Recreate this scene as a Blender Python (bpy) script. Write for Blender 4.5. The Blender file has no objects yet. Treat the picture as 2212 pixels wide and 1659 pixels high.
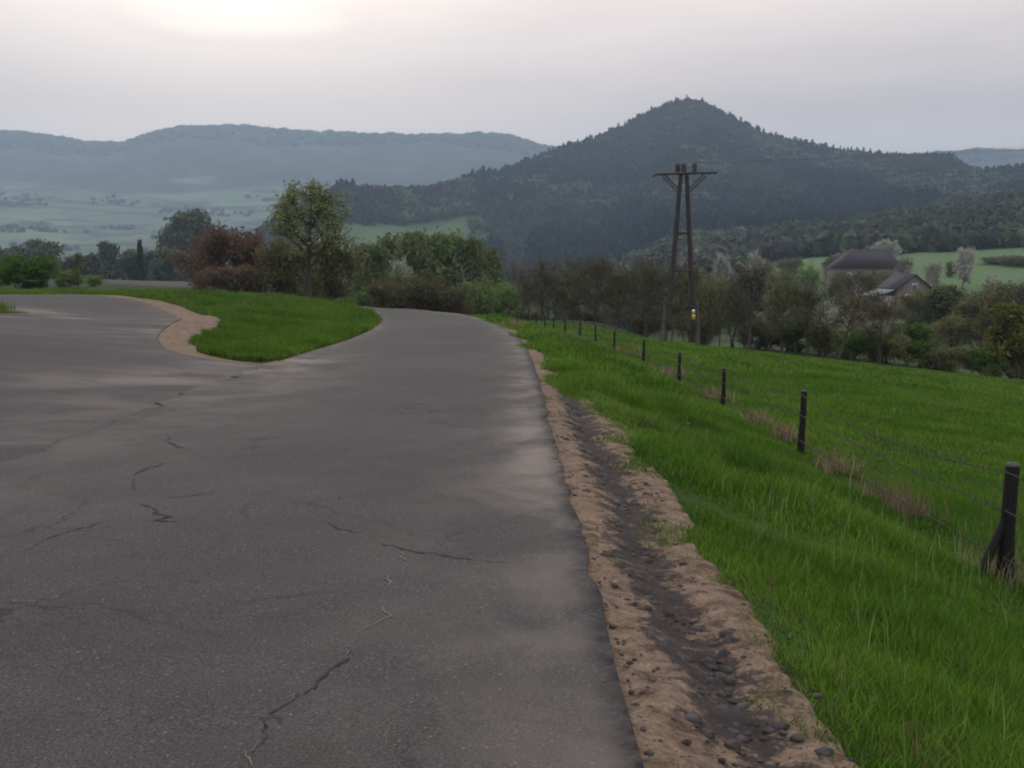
import bpy, math, random
import numpy as np
from math import radians as R
S = bpy.context.scene
COL = S.collection

# ------------------------------------------------------------------ camera, sky, sun, exposure
EYE = 1.6
PITCH = math.atan(269.5/2268.0)
cam_d = bpy.data.cameras.new('camera'); cam = bpy.data.objects.new('camera', cam_d); COL.objects.link(cam)
cam.location = (0, 0, EYE); cam.rotation_euler = (R(90)-PITCH, 0, 0)
cam_d.sensor_width = 36; cam_d.lens = 36*2268/2212; cam_d.clip_start = 0.05; cam_d.clip_end = 20000
S.camera = cam
SUN_EL, SUN_AZ = R(19), R(-15)           # azimuth measured from +Y towards +X
S.view_settings.view_transform = 'Standard'; S.view_settings.look = 'None'
S.view_settings.exposure = 0.0; S.view_settings.gamma = 1.0
S.cycles.pixel_filter_type = 'BLACKMAN_HARRIS'; S.cycles.filter_width = 2.0
S.cycles.max_bounces = 6; S.cycles.diffuse_bounces = 2; S.cycles.volume_bounces = 1
S.cycles.transparent_max_bounces = 4; S.cycles.sample_clamp_indirect = 4

W = bpy.data.worlds.new('World'); S.world = W; W.use_nodes = True
nt = W.node_tree; nt.nodes.clear()
def N(t, typ, **kw):
    n = t.nodes.new(typ)
    for k, v in kw.items():
        if k.startswith('i_'):
            key = k[2:]; key = int(key) if key.isdigit() else key
            n.inputs[key].default_value = v
        else: setattr(n, k, v)
    return n
def L(t, a, b): t.links.new(a, b)
def ramp(t, stops, fac=None, interp='LINEAR'):
    n = t.nodes.new('ShaderNodeValToRGB'); cr = n.color_ramp; cr.interpolation = interp
    while len(cr.elements) < len(stops): cr.elements.new(0.5)
    for e, (p, c) in zip(cr.elements, stops):
        e.position = p; e.color = (c[0], c[1], c[2], 1) if hasattr(c, '__len__') else (c, c, c, 1)
    if fac is not None: L(t, fac, n.inputs[0])
    return n
def mixc(t, fac, a, b, blend='MIX'):
    n = N(t, 'ShaderNodeMix', data_type='RGBA', blend_type=blend)
    for v, i in ((fac, 0), (a, 6), (b, 7)):
        if hasattr(v, 'is_linked') or hasattr(v, 'links'): L(t, v, n.inputs[i])
        elif i == 0: n.inputs[0].default_value = v
        else: n.inputs[i].default_value = (v[0], v[1], v[2], 1)
    return n.outputs[2]
def math_(t, op, a, b=0.0, c=None, clamp=False):
    n = N(t, 'ShaderNodeMath', operation=op); n.use_clamp = clamp
    for i, v in enumerate((a, b, c)):
        if v is None: continue
        if hasattr(v, 'links'): L(t, v, n.inputs[i])
        else: n.inputs[i].default_value = v
    return n.outputs[0]

sky = N(nt, 'ShaderNodeTexSky', sky_type='NISHITA', sun_disc=False)
sky.sun_elevation = SUN_EL; sky.sun_rotation = SUN_AZ; sky.air_density = 1.0; sky.dust_density = 0.6
bg1 = N(nt, 'ShaderNodeBackground', i_1=0.05); L(nt, mixc(nt, 1.0, sky.outputs[0], (.20, .20, .21), 'MULTIPLY'), bg1.inputs[0])   # what the cloud deck lets through
tc = N(nt, 'ShaderNodeTexCoord')
sep = N(nt, 'ShaderNodeSeparateXYZ'); L(nt, tc.outputs['Generated'], sep.inputs[0])
# overcast cloud deck: brightness by elevation
cloud = ramp(nt, [(0.0, (.52, .46, .44)), (0.06, (.53, .465, .44)), (0.14, (.59, .52, .495)), (0.20, (.77, .69, .66)), (0.26, (.99, .87, .82)), (0.42, (.90, .90, .94)), (1.0, (1.16, 1.26, 1.42))], sep.outputs[2])
mp = N(nt, 'ShaderNodeMapping'); mp.inputs['Scale'].default_value = (2.2, 2.2, 13); L(nt, tc.outputs['Generated'], mp.inputs[0])
nz = N(nt, 'ShaderNodeTexNoise', i_Scale=1.6, i_Detail=5.0, i_Roughness=0.5); L(nt, mp.outputs[0], nz.inputs['Vector'])
str_ = ramp(nt, [(0.3, 0.86), (0.5, .99), (0.7, 1.07)], nz.outputs[0])
c1 = mixc(nt, 1.0, mixc(nt, 1.0, cloud.outputs[0], (1.11, 1.04, .975), 'MULTIPLY'), str_.outputs[0], 'MULTIPLY')
# brighter warm cloud where the sun stands behind the deck
gd = (math.sin(R(-15))*math.cos(R(15.5)), math.cos(R(-15))*math.cos(R(15.5)), math.sin(R(15.5)))
vm = N(nt, 'ShaderNodeVectorMath', operation='DISTANCE')
mp2 = N(nt, 'ShaderNodeMapping'); mp2.inputs['Scale'].default_value = (1, 1, 2.2); L(nt, tc.outputs['Generated'], mp2.inputs[0])
L(nt, mp2.outputs[0], vm.inputs[0]); vm.inputs[1].default_value = (gd[0], gd[1], gd[2]*2.2)
dd = math_(nt, 'ADD', vm.outputs['Value'], math_(nt, 'MULTIPLY', math_(nt, 'SUBTRACT', nz.outputs[0], 0.5), 0.30))
gl = ramp(nt, [(0.0, (.80, .74, .60)), (0.08, (.50, .44, .34)), (0.16, (.20, .16, .12)), (0.32, (.07, .045, .03)), (0.7, (0, 0, 0))], dd, 'EASE')
c2 = mixc(nt, 1.0, c1, gl.outputs[0], 'ADD')
bg2 = N(nt, 'ShaderNodeBackground', i_1=1.0); L(nt, c2, bg2.inputs[0])
add = N(nt, 'ShaderNodeAddShader'); L(nt, bg1.outputs[0], add.inputs[0]); L(nt, bg2.outputs[0], add.inputs[1])
wo = N(nt, 'ShaderNodeOutputWorld'); L(nt, add.outputs[0], wo.inputs[0])

sd = bpy.data.lights.new('sun', 'SUN'); sd.energy = 0.5; sd.angle = R(22); sd.color = (1, .93, .84)
so = bpy.data.objects.new('sun', sd); COL.objects.link(so)
so.rotation_euler = (R(90)-SUN_EL, 0, R(180)-SUN_AZ)

# ------------------------------------------------------------------ helpers
rng = np.random.default_rng(7)
def sm(a, b, x):
    t = np.clip((x-a)/(b-a), 0, 1); return t*t*(3-2*t)
_P = np.random.default_rng(3).random((256, 256))
def vnoise(x, y):
    xi = np.floor(x).astype(int); yi = np.floor(y).astype(int); fx = x-xi; fy = y-yi
    fx = fx*fx*(3-2*fx); fy = fy*fy*(3-2*fy)
    g = lambda a, b: _P[a & 255, b & 255]
    return (g(xi, yi)*(1-fx)+g(xi+1, yi)*fx)*(1-fy)+(g(xi, yi+1)*(1-fx)+g(xi+1, yi+1)*fx)*fy
def fbm(x, y, o=4):
    x = np.asarray(x, float); y = np.asarray(y, float)
    s = 0; a = .5; t = 0
    for i in range(o):
        s = s+a*vnoise(x*2**i+17.3*i, y*2**i+9.1*i); t += a; a *= .5
    return s/t-0.5
def tag(o, label=None, cat=None, group=None, kind=None):
    if label: o['label'] = label
    if cat: o['category'] = cat
    if group: o['group'] = group
    if kind: o['kind'] = kind
    return o
def mk(name, V, polys, mat, col=None, smooth=False, parent=None, attrs=None):
    """polys: list of int arrays (M,k)"""
    me = bpy.data.meshes.new(name)
    V = np.asarray(V, np.float32).reshape(-1, 3)
    polys = [np.asarray(p, np.int32) for p in polys if len(p)]
    idx = np.concatenate([p.ravel() for p in polys]); tot = np.concatenate([np.full(len(p), p.shape[1], np.int32) for p in polys])
    st = np.concatenate([[0], np.cumsum(tot)[:-1]]).astype(np.int32)
    me.vertices.add(len(V)); me.vertices.foreach_set('co', V.ravel())
    me.loops.add(len(idx)); me.loops.foreach_set('vertex_index', idx)
    me.polygons.add(len(tot)); me.polygons.foreach_set('loop_start', st); me.polygons.foreach_set('loop_total', tot)
    if smooth: me.polygons.foreach_set('use_smooth', np.ones(len(tot), bool))
    if col is not None:
        a = me.color_attributes.new('Col', 'FLOAT_COLOR', 'POINT')
        c = np.ones((len(V), 4), np.float32); c[:, :3] = col; a.data.foreach_set('color', c.ravel())
    for k, v in (attrs or {}).items():
        a = me.attributes.new(k, 'FLOAT', 'POINT'); a.data.foreach_set('value', np.asarray(v, np.float32))
    me.update(calc_edges=True)
    if mat: me.materials.append(mat)
    o = bpy.data.objects.new(name, me); COL.objects.link(o)
    if parent: o.parent = parent
    return o
def gridfaces(n, m):
    i = np.arange(n-1)[:, None]; j = np.arange(m-1)[None]
    a = i*m+j
    return np.stack([a, a+1, a+m+1, a+m], -1).reshape(-1, 4)
def empty(name, loc, rz=0):
    o = bpy.data.objects.new(name, None); COL.objects.link(o); o.location = loc; o.rotation_euler = (0, 0, rz)
    o.empty_display_size = .2; return o
def rowz(row, y, X=1106):
    dv = (829.5-row)/2268; yd = math.cos(PITCH)+dv*math.sin(PITCH); zd = -math.sin(PITCH)+dv*math.cos(PITCH)
    return EYE+zd/yd*y
def ucol(X): return (X-1106)/2268.0

# ------------------------------------------------------------------ materials
def mat(name, rough=.9, spec=.2):
    m = bpy.data.materials.new(name); m.use_nodes = True; t = m.node_tree
    b = t.nodes['Principled BSDF']; b.inputs['Roughness'].default_value = rough; b.inputs['Specular IOR Level'].default_value = spec
    return m, t, b
def objnoise(t, scale, detail=4, rough=.55, coords=None, dist=0):
    n = N(t, 'ShaderNodeTexNoise', i_Scale=scale, i_Detail=float(detail), i_Roughness=rough, i_Distortion=dist)
    if coords is None:
        g = N(t, 'ShaderNodeNewGeometry'); coords = g.outputs['Position']
    L(t, coords, n.inputs['Vector']); return n.outputs[0]
def bump(t, b, h, s=.3, d=.02):
    n = N(t, 'ShaderNodeBump', i_Strength=s, i_Distance=d); L(t, h, n.inputs['Height']); L(t, n.outputs[0], b.inputs['Normal'])
def attr(t, name, kind='Fac'):
    return N(t, 'ShaderNodeAttribute', attribute_name=name).outputs[kind]

def mat_foliage(name, transl=.35):
    m, t, b = mat(name, .7, .15)
    c = attr(t, 'Col', 'Color')
    oi = N(t, 'ShaderNodeObjectInfo')
    hs = N(t, 'ShaderNodeHueSaturation')
    L(t, math_(t, 'ADD', math_(t, 'MULTIPLY', oi.outputs['Random'], .03), .485), hs.inputs['Hue'])
    L(t, math_(t, 'ADD', math_(t, 'MULTIPLY', oi.outputs['Random'], .35), .82), hs.inputs['Value'])
    L(t, c, hs.inputs['Color']); L(t, hs.outputs[0], b.inputs['Base Color'])
    tr = N(t, 'ShaderNodeBsdfTranslucent'); L(t, hs.outputs[0], tr.inputs[0])
    mx = N(t, 'ShaderNodeMixShader', i_0=transl); L(t, b.outputs[0], mx.inputs[1]); L(t, tr.outputs[0], mx.inputs[2])
    L(t, mx.outputs[0], t.nodes['Material Output'].inputs[0]); return m
M_LEAF = mat_foliage('foliage_leaves')
M_GRASS = mat_foliage('grass_blades', .4)
m, t, b = mat('forest_foliage', .95, .05); L(t, attr(t, 'Col', 'Color'), b.inputs['Base Color']); M_FOREST = m
def simple(name, c1, c2, scale, rough=.9, spec=.2, bs=.4, bd=.01, stretch=None):
    m, t, b = mat(name, rough, spec)
    co = None
    if stretch:
        tc = N(t, 'ShaderNodeTexCoord'); mp = N(t, 'ShaderNodeMapping'); mp.inputs['Scale'].default_value = stretch
        L(t, tc.outputs['Object'], mp.inputs[0]); co = mp.outputs[0]
    n = objnoise(t, scale, 6, .6, co)
    r = ramp(t, [(.3, c1), (.7, c2)], n); L(t, r.outputs[0], b.inputs['Base Color']); bump(t, b, n, bs, bd); return m
M_BARK = simple('bark', (.035, .028, .022), (.085, .07, .058), 9, stretch=(1, 1, .2))
M_WOODPOST = simple('tarred_post_wood', (.004, .0035, .004), (.016, .013, .013), 12, .75, .3, stretch=(3, 3, .3))
M_POSTTOP = simple('weathered_end_grain', (.05, .045, .04), (.14, .13, .12), 30)
M_POLEWOOD = simple('weathered_pole_wood', (.034, .027, .027), (.075, .060, .058), 8, stretch=(2, 2, .15))
M_CONC = simple('aged_concrete', (.06, .058, .055), (.12, .115, .11), 6)
M_STEEL = simple('rusty_steel', (.03, .025, .028), (.07, .055, .055), 14, .7, .4)
M_WIRE = simple('rusty_wire', (.03, .024, .022), (.07, .05, .045), 20, .7, .4)
M_CERAMIC = simple('insulator_ceramic', (.038, .026, .030), (.07, .048, .052), 5, .35, .5)
M_YELLOW = simple('yellow_sign_paint', (.50, .36, .04), (.62, .44, .06), 6, .5)
M_WHITE = simple('white_sign_paint', (.60, .60, .62), (.78, .78, .78), 6, .5)
M_PLASTER = simple('grey_plaster', (.16, .125, .118), (.24, .195, .18), 1.5)
M_ROOF = simple('dark_slate_roof', (.026, .023, .028), (.045, .038, .046), 2.0, .8, .3)
M_ROOF2 = simple('pale_sheet_roof', (.17, .16, .20), (.26, .245, .29), 1.5, .5, .4)
M_GLASS = simple('window_glass', (.02, .024, .03), (.05, .055, .065), 2, .15, .6)
M_FRAME = simple('window_frame_paint', (.6, .6, .6), (.75, .75, .75), 3, .6)
M_BRICK = simple('red_brick', (.16, .07, .045), (.24, .11, .07), 3)
M_CRUMB = simple('asphalt_crumbs', (.025, .021, .022), (.10, .085, .082), 25)
M_STONE = simple('stone', (.04, .036, .038), (.15, .13, .12), 8)

# ground: grass soil near, field patches farther
m, t, b = mat('grassy_ground', .95, .1)
n1 = objnoise(t, 1.3, 6, .65); n2 = objnoise(t, .12, 3); n3 = objnoise(t, 14, 5, .7)
r1 = ramp(t, [(.3, (.016, .040, .005)), (.5, (.030, .062, .008)), (.72, (.058, .085, .014))], n1)
r3 = ramp(t, [(.25, .45), (.75, 1.45)], n3)
c = mixc(t, 1.0, r1.outputs[0], r3.outputs[0], 'MULTIPLY')
r2 = ramp(t, [(.35, (.8, .85, .8)), (.65, (1.15, 1.05, 1.1))], n2)
c = mixc(t, 1.0, c, r2.outputs[0], 'MULTIPLY')
c = mixc(t, attr(t, 'far'), c, attr(t, 'Col', 'Color'))
L(t, c, b.inputs['Base Color']); bump(t, b, n3, .6, .05); M_GROUND = m
m, t, b = mat('hillside_cover', .98, .05)
n1 = objnoise(t, .02, 8, .65); r = ramp(t, [(.3, .8), (.7, 1.2)], n1)
L(t, mixc(t, 1.0, attr(t, 'Col', 'Color'), r.outputs[0], 'MULTIPLY'), b.inputs['Base Color']); M_HILL = m

def asphalt(name, base_lo, base_hi, sandc, side=False):
    m, t, b = mat(name, .85, .12)
    fine = objnoise(t, 90, 4, .8); med = objnoise(t, 2.2, 6, .6); big = objnoise(t, .35, 3, .5); spk = objnoise(t, 55, 2, .5)
    base = ramp(t, [(.35, base_lo), (.68, base_hi)], med)
    f = ramp(t, [(.32, .30), (.5, .95), (.68, 1.85)], fine)
    c = mixc(t, 1.0, base.outputs[0], f.outputs[0], 'MULTIPLY')
    bigr = ramp(t, [(.35, .90), (.65, 1.12)], big); c = mixc(t, 1.0, c, bigr.outputs[0], 'MULTIPLY')
    sp = ramp(t, [(.66, 0.0), (.72, 1.0)], spk)
    c = mixc(t, math_(t, 'MULTIPLY', sp.outputs[0], .5), c, (.30, .25, .22))
    # hairline crack network
    vo = N(t, 'ShaderNodeTexVoronoi', feature='DISTANCE_TO_EDGE', i_Scale=.75)
    g0 = N(t, 'ShaderNodeNewGeometry'); wn = N(t, 'ShaderNodeTexNoise', i_Scale=2.5, i_Detail=6.0, i_Roughness=.7); L(t, g0.outputs['Position'], wn.inputs['Vector'])
    va = N(t, 'ShaderNodeVectorMath', operation='MULTIPLY_ADD'); L(t, wn.outputs['Color'], va.inputs[0]); va.inputs[1].default_value = (.55, .55, 0); L(t, g0.outputs['Position'], va.inputs[2]); L(t, va.outputs[0], vo.inputs['Vector'])
    cr = ramp(t, [(.0, 1.), (.005, .9), (.013, 0.)], vo.outputs['Distance'])
    cmk = ramp(t, [(.50, 0.), (.60, .62)], objnoise(t, .55, 3, .6))
    c = mixc(t, math_(t, 'MULTIPLY', cr.outputs[0], cmk.outputs[0]), c, (.022, .019, .019))
    # dust and washed sand lying along the edges; main road adds painted flare
    e = attr(t, 'sand')
    g = N(t, 'ShaderNodeNewGeometry'); mp = N(t, 'ShaderNodeMapping'); mp.inputs['Scale'].default_value = (1.0, .8, 1) if not side else (.5, .8, 1)
    L(t, g.outputs['Position'], mp.inputs[0])
    sn = objnoise(t, 1.1, 5, .6, mp.outputs[0], .4)
    s = math_(t, 'MULTIPLY', e, ramp(t, [(.40, .12), (.62, 1.0)], sn).outputs[0])
    c = mixc(t, s, c, sandc)
    # broken dark rim
    c = mixc(t, math_(t, 'MULTIPLY', attr(t, 'rim'), ramp(t, [(.35, .35), (.6, 1.)], objnoise(t, 7, 4, .7)).outputs[0]), c, (.024, .020, .021))
    L(t, c, b.inputs['Base Color'])
    L(t, ramp(t, [(.0, .78), (1., .95)], med).outputs[0], b.inputs['Roughness'])
    bump(t, b, fine, .5, .006); return m
M_ASPH = asphalt('worn_asphalt', (.056, .0515, .0500), (.070, .0645, .0625), (.20, .168, .145))
M_ASPH2 = asphalt('old_dark_asphalt', (.046, .041, .042), (.062, .055, .056), (.155, .130, .115), True)
m, t, b = mat('sandy_dirt', .95, .15)
n1 = objnoise(t, 7, 7, .7, None, .6); n2 = objnoise(t, 45, 4, .7); n3 = objnoise(t, 1.4, 4, .6)
r = ramp(t, [(.36, (.082, .052, .036)), (.48, (.172, .116, .080)), (.7, (.265, .190, .134))], n1)
f = ramp(t, [(.3, .6), (.65, 1.25)], n2)
c = mixc(t, 1.0, r.outputs[0], f.outputs[0], 'MULTIPLY')
mud = attr(t, 'mud')
mm = ramp(t, [(.60, 0.), (.66, .9), (.8, 1.)], math_(t, 'ADD', math_(t, 'MULTIPLY', mud, .225), objnoise(t, 5.5, 9, .8, None, .3)))
c = mixc(t, mm.outputs[0], c, mixc(t, n2, (.014, .011, .011), (.070, .056, .055)))
L(t, c, b.inputs['Base Color']); bump(t, b, n1, .8, .04); M_DIRT = m
m, t, b = mat('crack_filler', .9, .1); b.inputs['Base Color'].default_value = (.046, .040, .041, 1); M_CRACK = m
m, t, b = mat('sandy_crack', .9, .1); b.inputs['Base Color'].default_value = (.17, .14, .125, 1); M_CRACK2 = m

# ------------------------------------------------------------------ terrain
XR = np.array([(-60, .42), (16, .42), (22, .38), (27, .25), (32, -.05), (38, -.6), (43, -1.3), (49, -2.6), (55, -4.6), (60, -8.), (64, -13), (70, -26), (80, -50)])
XF = np.array([(-60, 4.6), (16, 4.62), (23, 4.75), (29, 4.7), (36, 4.5), (42, 4.15), (49, 3.85), (55, 3.5), (61, 2.95), (67, 2.5), (73, 2.0), (79, 1.4), (85, .8), (91, .1), (97, -.8), (103, -2), (140, -8)])
def xe(y): return np.interp(y, XR[:, 0], XR[:, 1])
def xf(y): return np.interp(y, XF[:, 0], XF[:, 1])
TX = ucol(np.array([-700, 0, 200, 400, 650, 900, 1250, 1500, 1800, 2000, 2212, 2700]))
TY = np.array([70, 80, 120, 160, 220, 300, 420, 600, 900, 1400, 2500])
TZ = np.array([
 [-.1, -.2, -.6, -1.4, -3, -7, -15, -25, -30, -30, -10],
 [-.1, -.2, -.6, -1.4, -3, -7, -15, -25, -30, -30, -10],
 [-.2, -.3, -.7, -1.4, -3.2, -7, -15, -25, -30, -30, -10],
 [-.5, -.7, -1.0, -1.7, -4.5, -8, -16, -26, -30, -30, -10],
 [-1.1, -1.6, -4.0, -7, -12, -18, -25, -30, -30, -30, -20],
 [-2.3, -3., -7, -12, -18, -24, -28, -28, -18, -20, -20],
 [-2.6, -3., -6, -10, -16, -20, -22, -18, -5, 0, 0],
 [-3.9, -5., -8, -11, -14, -14, -8, 5, 15, 15, 15],
 [-4.7, -5.3, -8, -10, -11, -6, 1, 11, 25, 30, 30],
 [-5.4, -6., -7.5, -9, -9.7, -4, 5, 19, 40, 50, 50],
 [-6.6, -7.5, -9, -10, -9, -3, 7, 29, 45, 55, 55],
 [-8., -9, -10, -11, -9, -2, 10, 40, 55, 60, 60]])
def tabz(x, y):
    yy = np.maximum(y, 1.0); u = np.clip(x/yy, TX[0], TX[-1]); ly = np.log(np.clip(yy, TY[0], TY[-1]))
    i = np.clip(np.searchsorted(TX, u)-1, 0, len(TX)-2); j = np.clip(np.searchsorted(np.log(TY), ly)-1, 0, len(TY)-2)
    a = (u-TX[i])/(TX[i+1]-TX[i]); lt = np.log(TY); c = (ly-lt[j])/(lt[j+1]-lt[j])
    a = a*a*(3-2*a)
    return TZ[i, j]*(1-a)*(1-c)+TZ[i+1, j]*a*(1-c)+TZ[i, j+1]*(1-a)*c+TZ[i+1, j+1]*a*c
def h(x, y):
    x = np.asarray(x, float); y = np.asarray(y, float)
    z = -.02*np.clip(y, -80, 200)
    z = z+.07*np.clip(-x-4, 0, 14)*sm(4, 22, y)
    z = z-.0015*np.clip(y-50, 0, 30)**2*sm(-25, -6, x)-.006*np.clip(y-48.5, 0, 9)**2*(1-sm(-8.5, -5.5, x))*sm(-24, -16, x)
    z = z+.16*np.exp(-((x+8.6)/2.0)**2-((y-43.5)/3.)**2)
    z = z+.42*np.exp(-((x+12.5)/6.5)**2-((y-45.5)/5.5)**2)*sm(-20, -13, x)+.22*np.exp(-((x+9.5)/3.2)**2-((y-33)/6)**2)*sm(-10.5,-8.5,x)
    e = xe(y); f = xf(y); w = np.maximum(f-e, 1.)
    s = np.clip((x-e)/w, 0, 1)
    near = 1-sm(40, 55, y)
    prof = np.interp(s, [0, .1, .2, .45, 1.0], [0, .02, .10, .47, 1.0])
    z = z-1.2*(prof*near+s*s*(3-2*s)*(1-near))
    z = z-.11*np.clip(x-f, 0, 45)
    rut = np.exp(-((x-e-.42)/.16)**2)*(1-sm(14, 22, y)); z = z-.08*rut
    z = z+fbm(x*.35, y*.35, 3)*.22*sm(1.2, 3.0, x-e)*(.12+.88*sm(.4, 1.6, np.abs(x-f)))+fbm(x*.35+50, y*.35, 3)*.15*sm(6, 9, -x)*sm(18, 26, y)*(1-sm(-9, -8, -x)*0)*(np.where(x < -9.6, .25, 1))
    far = tabz(x, y)+fbm(x*.01, y*.01, 4)*np.clip((y-150)/100, 0, 1)*5
    k = sm(60, 82, y)
    return z*(1-k)+far*k
# polar sheet (dense in front)
r_ = np.concatenate([np.geomspace(.6, 2600, 620)])
a_ = np.unique(np.concatenate([np.linspace(-180, -36, 60), np.linspace(-36, 36, 460), np.linspace(36, 180, 60)]))
A, RR = np.meshgrid(np.radians(a_), r_)
x = RR*np.sin(A); y = RR*np.cos(A); z = h(x, y)
V = np.stack([x, y, z], -1).reshape(-1, 3); F = gridfaces(len(r_), len(a_))
V = np.vstack([V, [[0, 0, 0]]]); c0 = len(V)-1
tri = np.stack([np.full(len(a_)-1, c0), np.arange(1, len(a_)), np.arange(len(a_)-1)], -1)
def field_cols(x, y):
    n = fbm(x*.006+5, y*.004, 3); n2 = fbm(x*.02, y*.012+3, 4); uu = x/np.maximum(y, 1)
    g = np.stack([.060+0*x, .120+0*x, .040+0*x], -1)
    br = np.array([.10, .075, .062]); lg = np.array([.12, .20, .085]); dk = np.array([.030, .042, .020])
    q = sm(.0, .12, n)[..., None]; g = g*(1-q)+lg*q
    q = sm(.06, .16, n2)[..., None]; g = g*(1-q)+br*q
    q = sm(.03, .12, -n2)[..., None]; g = g*(1-q)+dk*q
    # pale green meadow by the houses on the right, brown tilled strip on the left
    q = (sm(.14, .2, uu)*sm(255, 290, y)*(1-sm(430, 520, y)))[..., None]; g = g*(1-q)+np.array([.095, .148, .062])*q
    q = (sm(.2, .3, -uu)*sm(85, 100, y)*(1-sm(210, 240, y)))[..., None]; g = g*(1-q)+np.array([.072, .062, .058])*q
    q = (sm(-.02, .04, uu)*sm(70, 85, y)*(1-sm(240, 260, y)))[..., None]; g = g*(1-q)+np.array([.050, .068, .028])*q
    return g
xx, yy = V[:, 0], V[:, 1]
gnd = mk('ground', V, [F, tri], M_GROUND, field_cols(xx, yy), True, attrs={'far': sm(62, 90, np.hypot(xx, yy)*np.where(yy > 0, 1, .1))})
tag(gnd, kind='structure')

# far hills
FX = ucol(np.array([-900, -200, 0, 80, 150, 220, 285, 330, 400, 470, 530, 600, 700, 800, 900, 970, 1060, 1100, 1180, 1300, 1600, 1900, 2000, 2050, 2100, 2212, 2500, 3000]))
FR = np.array([300, 280, 284, 288, 299, 309, 309, 294, 280, 276, 272, 280, 287, 294, 298, 294, 290, 294, 320, 335, 340, 340, 333, 330, 322, 330, 318, 330])
fy = np.concatenate([np.linspace(850, 2600, 130), np.linspace(2610, 3700, 100), np.linspace(3720, 4300, 12)]); fu = np.linspace(-.80, .75, 520)
U, Y = np.meshgrid(fu, fy)
fbase = np.interp(Y, [850, 1050, 1300, 1500, 1800, 2300, 2800], [-60, -32, -2, 18, 49, 133, 225])
ridge = rowz(np.interp(U, FX, FR)+8, 3400)
tt = np.clip((Y-2600)/(3400-2600), 0, 1); b26 = 190+40*fbm(U*8, 0*Y, 3)
zf = np.where(Y < 2600, fbase, b26+(ridge-b26)*(np.sin(tt*np.pi/2)**1.1))
zf = np.where(Y > 3400, ridge-(Y-3400)*.25, zf)
X_ = U*Y
zf = zf+fbm(X_*.003, Y*.003, 5)*60*sm(1200, 1900, Y)*(1-sm(2900, 3400, Y))+fbm(X_*.02, Y*.02, 3)*12*sm(2500, 2900, Y)
n = fbm(X_*.0035, Y*.0045+2, 4); n2 = fbm(X_*.011+9, Y*.009, 4)
forest = sm(-.05, .05, (Y-2520)/900+n*.9)
g = np.empty(U.shape+(3,)); g[...] = (.085, .125, .070)
q = sm(.02, .05, n2)[..., None]; g = g*(1-q)+np.array([.100, .105, .080])*q
q = sm(.09, .16, n2)[..., None]; g = g*(1-q)+np.array([.115, .16, .085])*q
q = sm(.05, .10, -fbm(X_*.007+40, Y*.022, 4))[..., None]; g = g*(1-q)+np.array([.045, .058, .042])*q
q = forest[..., None]; fc = np.array([.040, .048, .040])*(1+fbm(X_*.02, Y*.01, 4)*1.2)[..., None]; g = g*(1-q)+fc*q
fh = mk('far_hills', np.stack([X_, Y, zf], -1).reshape(-1, 3), [gridfaces(*U.shape)], M_HILL, g.reshape(-1, 3), True)
tag(fh, 'long hazy blue hill range with pale fields at its foot', kind='structure')

# cone mountain with its long shoulders
MX = ucol(np.array([200, 480, 600, 680, 740, 850, 920, 1000, 1050, 1100, 1180, 1240, 1300, 1350, 1400, 1440, 1475, 1510, 1560, 1640, 1720, 1800, 1900, 2000, 2040, 2065, 2120, 2160, 2212, 2400, 2800]))
MR = np.array([640, 575, 500, 450, 418, 424, 422, 400, 392, 384, 345, 322, 303, 278, 252, 234, 226, 232, 260, 300, 322, 335, 346, 348, 350, 372, 382, 378, 374, 400, 430])
MY = np.interp(MX, ucol(np.array([600, 900, 1200, 1475, 1800, 2212])), [950, 1080, 1350, 1500, 1450, 1250])
mu = np.linspace(MX[0], MX[-1], 460); mt = np.concatenate([np.linspace(0, 1, 170), np.linspace(1.02, 1.5, 20)])
def mount(U, T):
    yr = np.interp(U, MX, MY); yb = 640.; Y = yb+(yr-yb)*T
    zr = rowz(np.interp(U, MX, MR)+3, yr); zb = tabz(U*yb, yb+0*U)-6
    s = np.where(T < 1, .35*T+.65*np.clip(T, 0, 1)**1.9, 1-(T-1)*1.2)
    z = zb+(zr-zb)*s
    z = z+fbm(U*Y*.006, Y*.006, 4)*34*np.sin(np.pi*np.clip(T, 0, 1))*(1-.75*sm(.5, .9, T))
    return U*Y, Y, z
U, T = np.meshgrid(mu, mt)
mx, my, mz = mount(U, T)
def mcover(mx, my, U, T):
    # 1 = meadow opening
    n = fbm(mx*.006+3, my*.0045, 4)
    left = 1-sm(-.06, .045, U)
    md = left*sm(.02, .07, n+.03)*(1-sm(.75, .9, T))
    strip = (1-sm(-.03, .0, U))*np.exp(-((T-.42-.25*(U+.15))/.07)**2)
    return np.clip(np.maximum(md, strip*1.3), 0, 1)
md = mcover(mx, my, U, T)
g = np.empty(U.shape+(3,)); g[...] = (.022, .026, .022)
q = md[..., None]; g = g*(1-q)+np.array([.080, .120, .060])*q
mo = mk('mountain', np.stack([mx, my, mz], -1).reshape(-1, 3), [gridfaces(*U.shape)], M_HILL, g.reshape(-1, 3), True)
tag(mo, 'wooded cone shaped mountain with a long right shoulder', kind='structure')

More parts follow.
